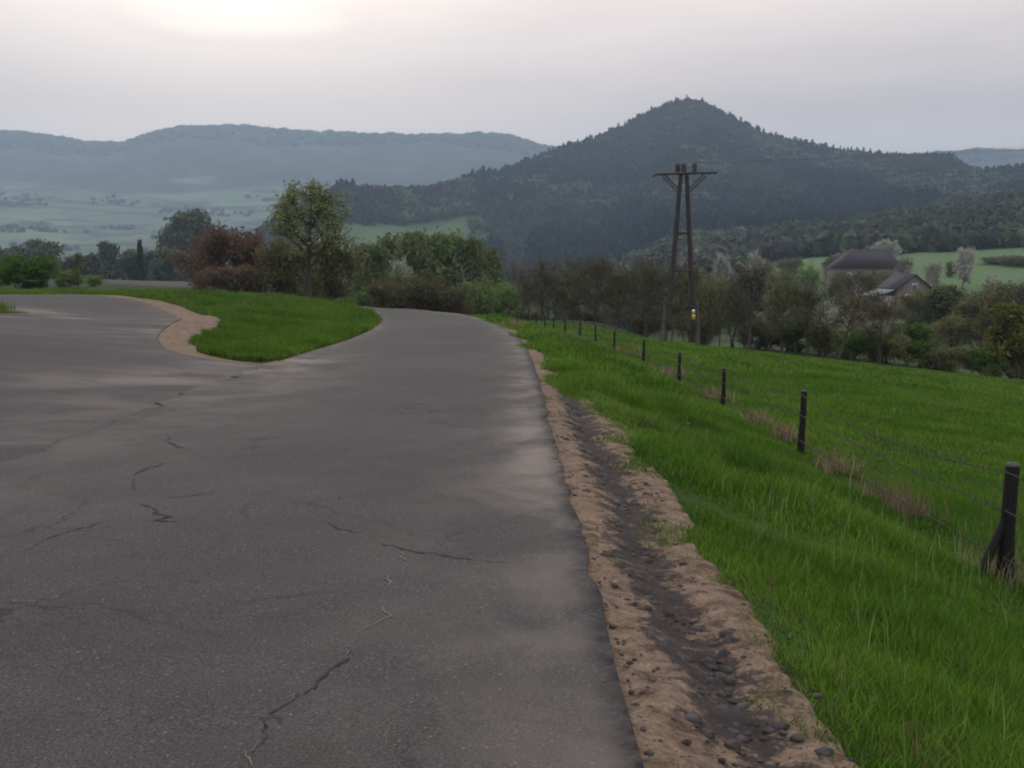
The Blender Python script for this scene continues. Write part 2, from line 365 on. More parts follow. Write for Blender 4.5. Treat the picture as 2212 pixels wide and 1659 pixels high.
# ------------------------------------------------------------------ roads
def resample(P, ds):
    P = np.asarray(P, float); d = np.r_[0, np.cumsum(np.hypot(*np.diff(P, axis=0).T))]
    s = np.linspace(0, d[-1], ds) if isinstance(ds, int) else np.interp(np.linspace(0, 1, 1), [0, 1], [0, 1])
    # smooth (Catmull-like by convolving a dense linear resample)
    dense = np.stack([np.interp(np.linspace(0, d[-1], 2000), d, P[:, k]) for k in (0, 1)], -1)
    k = 41; pad = np.pad(dense, ((k, k), (0, 0)), 'edge'); ker = np.hanning(2*k+1); ker /= ker.sum()
    smo = np.stack([np.convolve(pad[:, i], ker, 'valid') for i in (0, 1)], -1)
    smo[0] = P[0]; smo[-1] = P[-1]
    dd = np.r_[0, np.cumsum(np.hypot(*np.diff(smo, axis=0).T))]
    return smo, dd
def curve_pts(P, n, power=1.0, start=None):
    smo, dd = resample(P, 10)
    s = np.linspace(0, 1, n)**power*dd[-1]
    return np.stack([np.interp(s, dd, smo[:, k]) for k in (0, 1)], -1)
# main road: rows by y
Lpts = [(-4.4, -30), (-4.4, 10), (-4.45, 17), (-4.35, 22), (-4.2, 27), (-4.3, 33), (-4.7, 38.5), (-5.55, 43), (-8.3, 47.5), (-13, 51), (-20, 54), (-34, 57)]
Rpts = [(.42, -30), (.42, 10), (.42, 16), (.38, 22), (.27, 27), (-.05, 32), (-.6, 38), (-1.4, 43.5), (-3.8, 51), (-8.5, 57.5), (-17, 62), (-33, 66)]
def road_strip(Lc, Rc, off, m, name, nacross=28, edgeL=True, edgeR=True, label=None, skirt=.06, sandf=None, wob=.03):
    n = len(Lc)
    s = np.linspace(0, 1, nacross); s = .5-.5*np.cos(np.pi*s)*(1-.25*0)
    w = np.hypot(*(Rc-Lc).T)
    jr = fbm(Rc[:, 0]*1.2+7, Rc[:, 1]*2.2, 5)*4*wob if edgeR else 0
    jl = fbm(Lc[:, 0]*1.2+3, Lc[:, 1]*2.2, 5)*4*wob*np.where(Lc[:, 1] < 20, 5, 1) if edgeL else 0
    d = (Rc-Lc)/w[:, None]
    Rc2 = Rc+d*np.asarray(jr)[..., None]; Lc2 = Lc-d*np.asarray(jl)[..., None]
    P = Lc2[:, None]*(1-s)[None, :, None]+Rc2[:, None]*s[None, :, None]
    z = h(P[..., 0], P[..., 1])+off
    Vt = np.concatenate([P, z[..., None]], -1)
    lo = Vt[:, :1].copy(); lo[..., 2] -= skirt; hi = Vt[:, -1:].copy(); hi[..., 2] -= skirt
    Vt = np.concatenate([lo, Vt, hi], 1)
    sand = np.zeros(Vt.shape[:2]) if sandf is None else sandf(Vt)
    sr = np.r_[0., s, 1.][None]*w[:, None]; rim = np.exp(-(((w[:, None]-sr)/.10)**2))*edgeR+.6*np.exp(-((sr/.05)**2))*edgeL
    o = mk(name, Vt.reshape(-1, 3), [gridfaces(n, nacross+2)], m, None, False, attrs={'sand': sand.ravel(), 'rim': rim.ravel()})
    tag(o, label, kind='structure'); return o
yy_ = np.concatenate([np.linspace(-30, 1, 40), np.linspace(1.08, 14, 200), np.linspace(14.1, 50, 180)])
sR, dR = resample(Rpts, 10); sL, dL = resample(Lpts, 10)
nr = 420
fr = np.concatenate([np.linspace(0, .30, 60), np.linspace(.302, .46, 240), np.linspace(.463, 1, 170)])
Rc = np.stack([np.interp(fr*dR[-1], dR, sR[:, k]) for k in (0, 1)], -1)
Lc = np.stack([np.interp(fr*dL[-1], dL, sL[:, k]) for k in (0, 1)], -1)
def sand_flare_main(V):
    e = V[..., 0]-xe(V[..., 1])
    right = 1.15*np.exp(-np.abs(e+.22)/.20)*sm(4.5, 9, V[..., 1])*(1-.6*sm(14, 19, V[..., 1]))+.62*np.exp(-np.abs(e+.1)/.60)*(1-.6*sm(8, 14, V[..., 1]))  # broad term: edge dust plus lens flare brightness painted into the colour
    tip = np.exp(-(np.clip(V[..., 1]-49, -99, 99)/3.)**2)*.6*sm(-3.2, 0, e)*0+ .75*sm(52.5, 57, V[..., 1])
    left = .85*np.exp(-((V[..., 1]-19.2-.35*(V[..., 0]+4.4))/2.2)**2)*sm(2.6, 4.2, -V[..., 0])+ .5*np.exp(-((V[..., 1]-14)/6)**2)*sm(1.5, 4.4, -V[..., 0])
    lt = .7*np.exp(-np.abs(V[..., 0]-np.interp(V[..., 1], [p[1] for p in Lpts], [p[0] for p in Lpts]))/.2)*sm(19, 22, V[..., 1])
    return np.clip(right+tip+left+lt, 0, 1)
road_strip(Lc, Rc, .055, M_ASPH, 'road', 40, True, True, 'worn grey asphalt road running downhill and bending left', sandf=sand_flare_main)
# side road joining from the left
Aout = [(-60, 47.5), (-32, 46.5), (-22, 45), (-17, 42.5), (-13.3, 38.5), (-10.8, 33.5), (-9.3, 29.8), (-8.7, 26), (-7.8, 23), (-6.8, 20.6), (-5.6, 19.3), (-4.2, 18.9), (-3.9, 18)]
Bin = [(-60, 2), (-32, 3), (-26, 4), (-21, 5), (-17, 5.5), (-14, 6), (-11, 6), (-8, 5), (-6, 3), (-5, 0), (-4.2, -6), (-4, -10)]
Ao = curve_pts(Aout, 260, .8); Bi = curve_pts(Bin, 260, .8)
def sand_side(V):
    x, y = V[..., 0], V[..., 1]
    d = np.min(np.hypot(x[..., None]-Ao[::6, 0], y[..., None]-Ao[::6, 1]), -1)
    isl = np.hypot((x+21.5)/9.6, (y-28.8)/3.3)
    return np.clip(.95*np.exp(-d/.45)+.9*np.exp(-np.clip(isl-1, 0, 9)/.16)*(isl > .5)+.38*np.exp(-((y-24-.25*(x+9))/2.5)**2)+.55*np.exp(-((y-15.5-.2*(x+6))/1.6)**2)+.55*np.exp(-((x+5)/1.3)**2), 0, 1)
road_strip(Bi, Ao, .036, M_ASPH2, 'side_road', 90, False, True, 'older dark asphalt side road curving in from the left', sandf=sand_side, wob=.05)
# dirt apron outside the side road and along the grass bank
def sheet_between(A, B, off, m, name, na, label, mudf=None, fine=0.0):
    s = np.linspace(0, 1, na)
    P = A[:, None]*(1-s)[None, :, None]+B[:, None]*s[None, :, None]
    z = h(P[..., 0], P[..., 1])+off+fine*fbm(P[..., 0]*7, P[..., 1]*7, 5)
    z[:, -1] -= .05; z[:, 0] -= .03
    mud = np.zeros(z.shape) if mudf is None else mudf(P)
    o = mk(name, np.concatenate([P, z[..., None]], -1).reshape(-1, 3), [gridfaces(len(A), na)], m, None, True, attrs={'mud': mud.ravel()})
    tag(o, label, kind='structure'); return o
dA = np.gradient(Ao, axis=0); nrm = np.stack([dA[:, 1], -dA[:, 0]], -1); nrm /= np.linalg.norm(nrm, axis=1)[:, None]; nrm *= -1
wA = np.interp(Ao[:, 1], [18, 19.3, 20.5, 23, 26, 29, 34, 39, 43, 46], [.35, .45, .7, .95, 1.15, 1.25, 1.2, 1.1, .9, .8])+fbm(Ao[:, 0]*.8, Ao[:, 1]*.8, 4)*.35
sheet_between(Ao+nrm*-.5, Ao+nrm*wA[:, None], .018, M_DIRT, 'dirt_path', 14, 'bare sandy strip around the side road bend')
lb = np.stack([np.interp(np.linspace(.4, 1, 200)*dL[-1], dL, sL[:, k]) for k in (0, 1)], -1)
dB = np.gradient(lb, axis=0); nb = np.stack([-dB[:, 1], dB[:, 0]], -1); nb /= np.linalg.norm(nb, axis=1)[:, None]
wb = (.36-.2*sm(24, 34, lb[:, 1])+fbm(lb[:, 0]*2, lb[:, 1]*1.1, 4)*.35).clip(.04)
sheet_between(lb-nb*.3, lb+nb*wb[:, None], .02, M_DIRT, 'dirt_edge', 6, 'thin dirt edge between the road and the grass bank')
# right dirt shoulder
ys = np.concatenate([np.linspace(-25, 1.5, 40), np.linspace(1.55, 12, 330), np.linspace(12.1, 62, 260)])
def dirt_w(y): return .93*np.interp(y, [-30, 2, 4, 8, 12, 14.5, 17, 22, 40, 60], [.85, .80, .86, .92, .98, .72, .42, .30, .22, .25])+fbm(y*.9+3, 0*y, 4)*.42*(1-.5*sm(16, 20, y))+fbm(y*4.5, 0*y+7, 3)*.16
ra = np.stack([xe(ys)-.25, ys], -1); rb = np.stack([xe(ys)+dirt_w(ys), ys], -1)
sheet_between(ra, rb, .030, M_DIRT, 'dirt_shoulder', 34, 'strip of tan sand and crumbled dark asphalt beside the road', mudf=lambda P: np.exp(-((P[..., 0]-xe(P[..., 1])-.40-.15*fbm(P[..., 1]*.8, 0*P[..., 1], 3))/.20)**2)*(1-.5*sm(13, 18, P[..., 1])), fine=.055)
# grass island in the side road, far left
th = np.linspace(0, 2*np.pi, 60, endpoint=False); rr = np.linspace(0, 1, 12)
ix = -22+8.8*rr[:, None]*np.cos(th)*(1+.06*np.sin(3*th)); iy = 28.8+2.3*rr[:, None]*np.sin(th)
iz = h(ix, iy)+.02+.20*(1-rr[:, None]**2.5)
Vi = np.stack([ix, iy, iz], -1).reshape(-1, 3)
Fi = np.array([[i*60+j, i*60+(j+1) % 60, (i+1)*60+(j+1) % 60, (i+1)*60+j] for i in range(11) for j in range(60)])
isl = mk('grass_island', Vi, [Fi], M_GROUND, np.zeros((len(Vi), 3)), True, attrs={'far': np.zeros(len(Vi))}); tag(isl, 'low grass island inside the side road bend', kind='structure')

# cracks (ribbons lying on the asphalt), traced on the ground plane
def gp(X, row):     # point on the road surface seen at that place of the picture
    dx = (X-1106)/2268; dv = (829.5-row)/2268
    yd = math.cos(PITCH)+dv*math.sin(PITCH); zd = -math.sin(PITCH)+dv*math.cos(PITCH)
    y = 10.
    for _ in range(30):
        zz = float(h(dx/yd*y, y))+.055; y = .5*y+.5*(zz-EYE)/(zd/yd)
    return dx/yd*y, y
cracks = [([(40,1200),(90,1175),(150,1148),(215,1128),(262,1112)],.8,0), ([(290,1055),(292,1035),(318,1012),(352,1000)],1.6,0), ([(352,1075),(400,1072),(452,1063)],.8,0),
 ([(290,1084),(325,1095),(352,1110),(372,1114),(332,1124),(370,1128),(405,1134)],1.8,0), ([(395,978),(450,985),(540,983),(612,982)],.6,0), ([(0,1303),(60,1306),(150,1315),(235,1320),(300,1322)],.9,0),
 ([(805,1078),(842,1084),(880,1084),(935,1084)],.8,0), ([(842,1086),(825,1100),(812,1108)],1.2,0), ([(700,1122),(745,1142),(790,1150)],.8,0), ([(820,1172),(850,1182),(900,1192),(960,1202),(1040,1214),(1120,1218)],1.1,0),
 ([(860,872),(935,873)],1.2,0), ([(640,868),(780,870),(860,874)],.4,0), ([(930,908),(985,922),(1050,926)],.9,0), ([(365,945),(372,960),(385,970)],1.5,0),
 ([(902,1405),(870,1418),(820,1435)],.5,0), ([(740,1425),(700,1452),(672,1475),(650,1500)],1.0,0), ([(650,1500),(610,1530),(575,1545),(600,1562)],.9,0), ([(560,1545),(590,1570),(575,1600),(550,1640)],.9,0),
 ([(876,1190),(872,1225)],1.6,1), ([(852,1245),(845,1265)],1.2,1), ([(829,1295),(827,1338),(800,1350),(778,1368),(765,1392)],1.3,1), ([(760,1395),(735,1420)],.7,1), ([(690,1500),(645,1505),(635,1515)],1.,1), ([(610,1528),(570,1552),(540,1545)],.9,1),
 ([(545,1590),(530,1630),(535,1655)],1.2,1), ([(830,1545),(822,1580),(815,1625)],.7,1), ([(700,1495),(760,1480)],.6,1)]
for kind, mt_, nm, lb_ in ((0, M_CRACK, 'road_cracks', 'dark branching cracks across the asphalt road'), (1, M_CRACK2, 'sandy_road_cracks', 'pale sand filled cracks in the near asphalt')):
    VV = []; FF = []
    for pts, wd, k in cracks:
        if k != kind: continue
        w_ = np.array([gp(*p) for p in pts]); d = np.r_[0, np.cumsum(np.hypot(*np.diff(w_, axis=0).T))]
        n = max(8, int(d[-1]/.03)); s = np.linspace(0, d[-1], n)
        P = np.stack([np.interp(s, d, w_[:, i]) for i in (0, 1)], -1)+rng.normal(0, .012, (n, 2))+np.stack([fbm(s*3+i*9+len(VV), s*0, 3) for i in (0, 1)], -1)*.10
        tng = np.gradient(P, axis=0); tng /= np.linalg.norm(tng, axis=1)[:, None]+1e-9; nn = np.stack([-tng[:, 1], tng[:, 0]], -1)
        hw = wd*(.0055 if k == 0 else .0034)*(.25+rng.random(n))*np.sin(np.pi*np.linspace(.04, .96, n))**.4*(.6+.12*w_[0, 1])*np.clip(.9+3.2*fbm(s*4+k*31+len(VV), s*0, 3), .08, 1.3)
        base = len(VV)
        for i in range(n):
            for sg in (-1, 1):
                q = P[i]+sg*nn[i]*hw[i]; VV.append((q[0], q[1], float(h(q[0], q[1]))+.0595))
        FF += [(base+2*i, base+2*i+1, base+2*i+3, base+2*i+2) for i in range(n-1)]
    tag(mk(nm, np.array(VV), [np.array(FF)], mt_), lb_, kind='structure')

# ------------------------------------------------------------------ grass
def blades(name, px, py, hgt, wid, colA, colB, label, seg=2, lean=.5, zoff=-.01, cat='grass', patch=.5):
    n = len(px); pz = h(px, py)+zoff
    a = rng.random(n)*2*np.pi; la = rng.random(n)*2*np.pi; ln = hgt*lean*(.2+rng.random(n))
    w = np.stack([np.cos(a), np.sin(a), 0*a], -1)*wid[:, None]/2
    base = np.stack([px, py, pz], -1); tipo = np.stack([np.cos(la)*ln, np.sin(la)*ln, hgt], -1)
    mix = np.clip(rng.random(n)*.7+patch*(fbm(px*.7, py*.7, 3)*2.4)+.15, 0, 1)
    c = np.asarray(colA)[None]*(1-mix[:, None])+np.asarray(colB)[None]*mix[:, None]
    c = c*(.6+.8*rng.random(n))[:, None]
    dry = rng.random(n) < np.clip(.05+.5*fbm(px*.9+31, py*.6, 3), .02, .3); c = np.where(dry[:, None] & (np.asarray(colB)[1] > np.asarray(colB)[0]), np.array([.20, .165, .085])*(.6+.6*rng.random(n))[:, None], c)
    if seg == 2:
        mid = base+tipo*np.array([.35, .35, .6])
        V = np.stack([base-w, base+w, mid+w*.8, mid-w*.8, base+tipo], 1).reshape(-1, 3)
        i = np.arange(n)[:, None]*5
        F = [i+np.array([0, 1, 2, 3]), i+np.array([3, 2, 4])]; c = np.repeat(c, 5, 0)
    else:
        V = np.stack([base-w, base+w, base+tipo], 1).reshape(-1, 3)
        F = [np.arange(n)[:, None]*3+np.array([0, 1, 2])]; c = np.repeat(c, 3, 0)
    o = mk(name, V, F, M_GRASS, c); tag(o, label, cat, kind='stuff'); return o
def scatter(n, ymin, ymax, fx0, fx1, p=1.0):
    y = ymin+(ymax-ymin)*rng.random(n)**p; a = fx0(y); b = fx1(y); return a+(b-a)*rng.random(n), y
def keep(px, py, m): return px[m], py[m]
G1 = (.042, .098, .008); G2 = (.140, .235, .026); G3 = (.13, .17, .03); GD = (.012, .045, .005)
X0, Y0, H0, W0 = [], [], [], []
for n, y0, y1, hh, ww in ((150000, 2.0, 9, .14, .006), (130000, 9, 20, .20, .012), (80000, 20, 46, .20, .03)):
    px, py = scatter(n, y0, y1, lambda y: xe(y)+dirt_w(y)-.42, lambda y: xf(y)+.5)
    e = px-xe(py)-dirt_w(py); lush = fbm(px*1.1+4, py*1.1, 3)
    k = rng.random(n) < np.clip(.62+e*2.3+lush*2.8+fbm(px*5, py*4, 2)*.8, 0.0, 1); px, py = keep(px, py, k); lush = lush[k]; e = e[k]
    nn = len(px); X0.append(px); Y0.append(py); H0.append(hh*(.35+.9*rng.random(nn))*np.clip(.45+e*.8, .4, 1)*(1+lush*2.4)*np.clip(.22+.8*(xf(py)-px)/1.8, .22, 1)); W0.append(ww*(.6+.8*rng.random(nn)))
blades('verge_grass', np.concatenate(X0), np.concatenate(Y0), np.concatenate(H0), np.concatenate(W0), G1, G2, 'lush green grass on the sloping verge beside the road', 2, .6)
# tufts growing in the dirt
px, py = scatter(42000, 2.4, 18, lambda y: xe(y)+.02, lambda y: xe(y)+dirt_w(y))
ed_ = (px-xe(py))/np.maximum(dirt_w(py), .1); k = (fbm(px*2.2+9, py*1.3+5, 3) > .17+.06*(py > 6)-.26*sm(.7, 1.0, ed_)); px, py = keep(px, py, k)
blades('shoulder_grass', px, py, .05*(.4+rng.random(len(px))), .006+.004*rng.random(len(px)), G1, G3, 'small green tufts growing out of the sandy shoulder', 2, .9)
X0, Y0, H0, W0 = [], [], [], []
for n, y0, y1, hh, ww in ((90000, 5, 16, .11, .010), (110000, 16, 38, .12, .028), (90000, 38, 78, .14, .07)):
    px, py = scatter(n, y0, y1, lambda y: xf(y)+.3, lambda y: .52*y+5)
    X0.append(px); Y0.append(py); H0.append(hh*(.4+.8*rng.random(n))*(1+1.5*fbm(px*.5, py*.5, 3))); W0.append(ww*(.6+.8*rng.random(n)))
X0, Y0, H0, W0 = map(np.concatenate, (X0, Y0, H0, W0)); k = Y0 < 76-.55*np.clip(X0-4.8, 0, 60)
blades('field_grass', X0[k], Y0[k], H0[k], W0[k], (.052, .112, .007), (.125, .200, .020), 'short grazed grass of the sloping field behind the fence', 1, .7)
# bank on the left
Lx = lambda y: np.interp(y, [p[1] for p in Lpts], [p[0] for p in Lpts])
aox = Ao[:, 0]; aoy = Ao[:, 1]; o_ = np.argsort(aoy); awid = lambda y: np.interp(y, [20, 23, 26, 29, 34, 39, 43, 46], [.5, .75, 1.0, 1.1, 1.15, 1.1, .95, .85])
bx0 = lambda y: np.interp(y, aoy[o_], aox[o_])+awid(y)
px, py = scatter(160000, 19.2, 45, lambda y: bx0(y)+.1+.5*fbm(y*1.3, 0*y+3, 4), lambda y: Lx(y)-.12)
px2, py2 = scatter(90000, 44, 53, lambda y: -36+0*y, lambda y: Lx(y)-.1)
k = (py2 > 47.3); px2, py2 = keep(px2, py2, k)
px = np.concatenate([px, px2]); py = np.concatenate([py, py2]); k = (px < Lx(py)) & (py > np.interp(px, [-7.6, -7.1, -6.2, -5.2, -4.2], [22.4, 21.8, 20.6, 20.0, 20.3])+fbm(px*3, py, 2)*.5); px, py = keep(px, py, k)
blades('bank_grass', px, py, np.where(py < 24, .13, .17)*(.4+.9*rng.random(len(px)))*(1+2.2*fbm(px*.8, py*.8, 3)), .032*(.6+.8*rng.random(len(px))), (.052, .108, .009), (.115, .200, .024), 'bright green grass covering the bank between the two roads', 1, .7)
t_ = rng.random(8000)*2*np.pi; q_ = np.sqrt(rng.random(8000)); px = -22+8.4*q_*np.cos(t_); py = 28.8+2.1*q_*np.sin(t_)
blades('island_grass', px, py, .16+.1*rng.random(8000), .03+0*px, G1, G3, 'green grass on the low island at the far left', 1, .7, .12)
# straw along the fence
cl = [(4.7, 12.9, .2), (4.75, 12.3, .14), (4.75, 15.2, .15), (4.85, 18.4, .12), (4.8, 20.4, .16), (4.5, 9.3, .18), (4.9, 25, .25), (4.8, 31, .3), (1.2, 30, .35), (.3, 37, .3), (4.2, 40, .4)]
px = np.concatenate([rng.normal(cx, s, 130) for cx, cy, s in cl]); py = np.concatenate([rng.normal(cy, s*1.3, 130) for cx, cy, s in cl])
blades('dry_grass', px, py, .14+.26*rng.random(len(px)), .005+.006*rng.random(len(px))+.0004*py, (.17, .13, .08), (.36, .29, .18), 'straw coloured dry grass tufts along the fence line', 2, .5)
# pale seed stalks scattered in the verge
px, py = scatter(700, 2.6, 12, lambda y: xe(y)+1.4, lambda y: xf(y)+1)
blades('seed_stalks', px, py, .26+.12*rng.random(len(px)), .004+0*px, (.12, .18, .07), (.28, .34, .18), 'thin pale stalks standing in the verge grass', 2, .35)
# crumbled asphalt and stones on the shoulder
def ico():
    import bmesh
    bm = bmesh.new(); bmesh.ops.create_icosphere(bm, subdivisions=1, radius=1); v = np.array([q.co[:] for q in bm.verts]); f = np.array([[w.index for w in p.verts] for p in bm.faces]); bm.free(); return v, f
IV, IF = ico()
def rocks(n, px, py, rs, zoff):
    VV = []; FF = []
    for i in range(n):
        v = IV*rs[i]*(np.array([1, 1, .55])*rng.uniform(.6, 1.3, 3))*(1+rng.normal(0, .16, (len(IV), 1)))
        a = rng.random()*6.28; v = v@np.array([[math.cos(a), math.sin(a), 0], [-math.sin(a), math.cos(a), 0], [0, 0, 1]])
        VV.append(v+np.array([px[i], py[i], float(h(px[i], py[i]))+zoff])); FF.append(IF+i*len(IV))
    return np.concatenate(VV), np.concatenate(FF)
n = 2200; py = 2.2+14*rng.random(n)**1.6; px = xe(py)+np.clip(rng.normal(.42, .26, n), .04, dirt_w(py)+.1)
v, f = rocks(n, px, py, .004+.015*rng.random(n)**3, .028)
n2_ = 1700; py = 2.2+12*rng.random(n2_)**1.5; px = xe(py)+np.clip(rng.normal(.42, .15, n2_), .04, .9)
pk = fbm(px*2, py*1.5, 3) > -.05; px = px[pk]; py = py[pk]
v2, f2_ = rocks(len(px), px, py, .006+.040*rng.random(len(px))**2.6, .022); v2[:, 2] = v2[:, 2]
v = np.concatenate([v, v2]); f = np.concatenate([f, f2_+len(v)-len(v2)])
tag(mk('gravel', v, [f], M_CRUMB), 'loose dark gravel and asphalt crumbs on the sandy shoulder', 'gravel', kind='stuff')
v, f = rocks(1, [2.55], [15.2], [.07], .16)
tag(mk('stone', v, [f], M_STONE), 'small dark stone lying in the verge grass before the third fence post', 'stone')
exec_after = []

# ------------------------------------------------------------------ trees
def tubes(segs, ns=5):
    if not len(segs): return np.zeros((0, 3)), np.zeros((0, 4), int)
    P0 = np.array([s[0] for s in segs]); P1 = np.array([s[1] for s in segs]); r0 = np.array([s[2] for s in segs]); r1 = np.array([s[3] for s in segs])
    d = P1-P0; d /= np.linalg.norm(d, axis=1)[:, None]+1e-9
    ref = np.where(np.abs(d[:, 2:3]) > .9, np.array([[1., 0, 0]]), np.array([[0, 0, 1.]]))
    a = np.cross(d, ref); a /= np.linalg.norm(a, axis=1)[:, None]; b = np.cross(d, a)
    th = np.arange(ns)*2*np.pi/ns
    ring = a[:, None]*np.cos(th)[None, :, None]+b[:, None]*np.sin(th)[None, :, None]
    V = np.concatenate([P0[:, None]+ring*r0[:, None, None], P1[:, None]+ring*r1[:, None, None]], 1).reshape(-1, 3)
    i = np.arange(len(segs))[:, None]*2*ns; j = np.arange(ns); k = (j+1) % ns
    F = np.stack([i+j, i+k, i+ns+k, i+ns+j], -1).reshape(-1, 4)
    return V, F
def leafquads(C, size, g, flat=0.0):
    n = len(C); a = g.normal(size=(n, 3)); b = g.normal(size=(n, 3)); a /= np.linalg.norm(a, axis=1)[:, None]
    b -= (a*b).sum(1)[:, None]*a; b /= np.linalg.norm(b, axis=1)[:, None]
    s = size*(.5+g.random(n))[:, None]
    V = np.stack([C-a*s, C+b*s*.6, C+a*s, C-b*s*.6], 1).reshape(-1, 3)
    return V, np.arange(n*4).reshape(n, 4)
def make_tree(seed, H=1., cw=.5, first=.3, trunk_r=.02, nl=14, sub=6, twig=5, leaf=.02, nleaf=9, colA=(.03, .07, .01), colB=(.08, .13, .02), twigc=(.05, .04, .035), shape='round', stems=1, up=.6, lean=0., tw=.0022, droop=0, spreadleaf=.05, clip=None):
    """unit-height tree: returns trunk mesh data and crown mesh data"""
    g = np.random.default_rng(seed); segs = []; tw_s = []; tips = []
    for s in range(stems):
        off = np.array([g.normal(0, .05), g.normal(0, .05), 0]) if stems > 1 else np.zeros(3)
        dirn = np.array([lean+g.normal(0, .03)+(g.normal(0, .30) if stems > 1 else 0), g.normal(0, .03)+(g.normal(0, .30) if stems > 1 else 0), 1.])
        npt = 9; tz = np.linspace(0, .93 if stems == 1 else g.uniform(.6, .9), npt); pts = [off+dirn*z+np.array([g.normal(0, .006), g.normal(0, .006), 0])*(i > 0)*2 for i, z in enumerate(tz)]
        tr = trunk_r/(stems**.5)
        rad = [tr*(1.35 if i == 0 else 1)*(1-.85*i/(npt-1)) for i in range(npt)]
        for i in range(npt-1): segs.append((pts[i], pts[i+1], rad[i], rad[i+1]))
        pts = np.array(pts)
        m = max(3, nl//stems)
        for l in range(m):
            tpos = first+(1-first)*((l+g.random())/m)**.9*.97
            f = tpos*(npt-1); i = min(int(f), npt-2); p = pts[i]+(pts[i+1]-pts[i])*(f-i)
            q = (tpos-first)/(1-first)
            if shape == 'round': ln = cw*.5*(math.sin(math.pi*min(1, .22+.78*q))**.6)*g.uniform(.75, 1.1)+.03
            elif shape == 'vase': ln = cw*.62*(1.05-.55*q)*g.uniform(.85, 1.1); 
            elif shape == 'spread': ln = cw*.5*(1.0-.55*q)*g.uniform(.8, 1.1)
            elif shape == 'cone': ln = cw*.5*(1-q)**.9*g.uniform(.85, 1.05)+.015
            else: ln = cw*.5*g.uniform(.5, 1.)*(1-.6*abs(q-.4))
            az = l*2.4+g.normal(0, .4); upl = (up*(.4+q) if shape != 'cone' else -.15)+g.normal(0, .1)
            d = np.array([math.cos(az), math.sin(az), upl]); d /= np.linalg.norm(d); cur = p.copy(); rr = max(rad[i]*.5, tw*1.5); k = 4
            lp = [cur.copy()]
            for c in range(k):
                d2 = d+g.normal(0, .14, 3)+np.array([0, 0, .08*c-droop*c]); d2 /= np.linalg.norm(d2); nx = cur+d2*ln/k
                segs.append((cur, nx, rr*(1-c/k*.75), rr*(1-(c+1)/k*.75))); cur = nx; lp.append(cur.copy())
            tips.append(cur)
            for sb in range(sub):
                f2 = g.uniform(.25, 1)*k; i2 = min(int(f2), k-1); p2 = lp[i2]+(lp[i2+1]-lp[i2])*(f2-i2)
                d3 = d+g.normal(0, .75, 3)+np.array([0, 0, .2 if shape != 'cone' else 0]); d3 /= np.linalg.norm(d3); l3 = ln*g.uniform(.25, .5)
                e = p2+d3*l3; tw_s.append((p2, e, tw*1.6, tw)); tips.append(e)
                for tq in range(twig):
                    p4 = p2+(e-p2)*g.uniform(.3, 1); d4 = d3+g.normal(0, .8, 3); d4 /= np.linalg.norm(d4); e4 = p4+d4*l3*g.uniform(.3, .7)
                    tw_s.append((p4, e4, tw, tw*.5)); tips.append(e4)
    tips = np.array(tips)
    if clip:
        def ins(p, m=1.):
            a = np.arctan2(p[..., 1], p[..., 0]); e = np.arctan2(p[..., 2]-clip[0], np.hypot(p[..., 0], p[..., 1]))
            m = m*(1+.10*np.sin(3*a+5*e+1)+.09*np.sin(7*a-4*e)+.07*np.sin(9*e+2*a+.6))
            return ((p[..., 2]-clip[0])/(clip[1]*m))**2+(p[..., 0]**2+p[..., 1]**2)/(clip[2]*m)**2 < 1
        tips = tips[ins(tips)]; tw_s = [q for q in tw_s if ins(np.array(q[1]), 1.06)]
    tips[:, 2] = np.maximum(tips[:, 2], .03)
    C = (tips[:, None]+g.normal(0, spreadleaf, (len(tips), nleaf, 3))*np.array([1, 1, .8])).reshape(-1, 3); C[:, 2] = np.abs(C[:, 2])
    keepm = g.random(len(C)) < np.repeat(g.uniform(.35, 1, len(tips)), nleaf); C = C[keepm]
    tipid = np.repeat(np.arange(len(tips)), nleaf)[keepm]
    lv, lf = leafquads(C, leaf, g)
    tmix = np.clip(g.normal(.5, .35, len(tips)), 0, 1)[tipid]*.7+.3*g.random(len(C))
    lc = np.asarray(colA)[None]*(1-tmix[:, None])+np.asarray(colB)[None]*tmix[:, None]; lc = np.repeat(lc*(.75+.5*g.random(len(C)))[:, None], 4, 0)
    tv, tf = tubes(tw_s, 3)
    tcx = np.tile(np.asarray(twigc), (len(tv), 1))
    CV = np.concatenate([lv, tv]); CF = np.concatenate([lf, tf+len(lv)]); CC = np.concatenate([lc, tcx])
    BV, BF = tubes(segs, 7)
    zmax = CV[:, 2].max(); wmax = np.percentile(np.hypot(CV[:, 0], CV[:, 1]), 97)*2
    return (BV/zmax, BF), (CV/zmax, CF, CC), wmax/zmax
PROTO = {}
def proto(kind, var=0):
    key = (kind, var)
    if key in PROTO: return PROTO[key]
    p = dict(KINDS[kind]); (BV, BF), (CV, CF, CC), w = make_tree(hash_(kind)+var*13, **p)
    a = mk('trunk', BV, [BF], M_BARK, smooth=True); b = mk('crown', CV, [CF], M_LEAF, CC)
    ma, mb = a.data, b.data
    bpy.data.objects.remove(a); bpy.data.objects.remove(b)
    PROTO[key] = (ma, mb, w); return PROTO[key]
def hash_(s): return sum((i+3)*ord(c) for i, c in enumerate(s)) % 9973
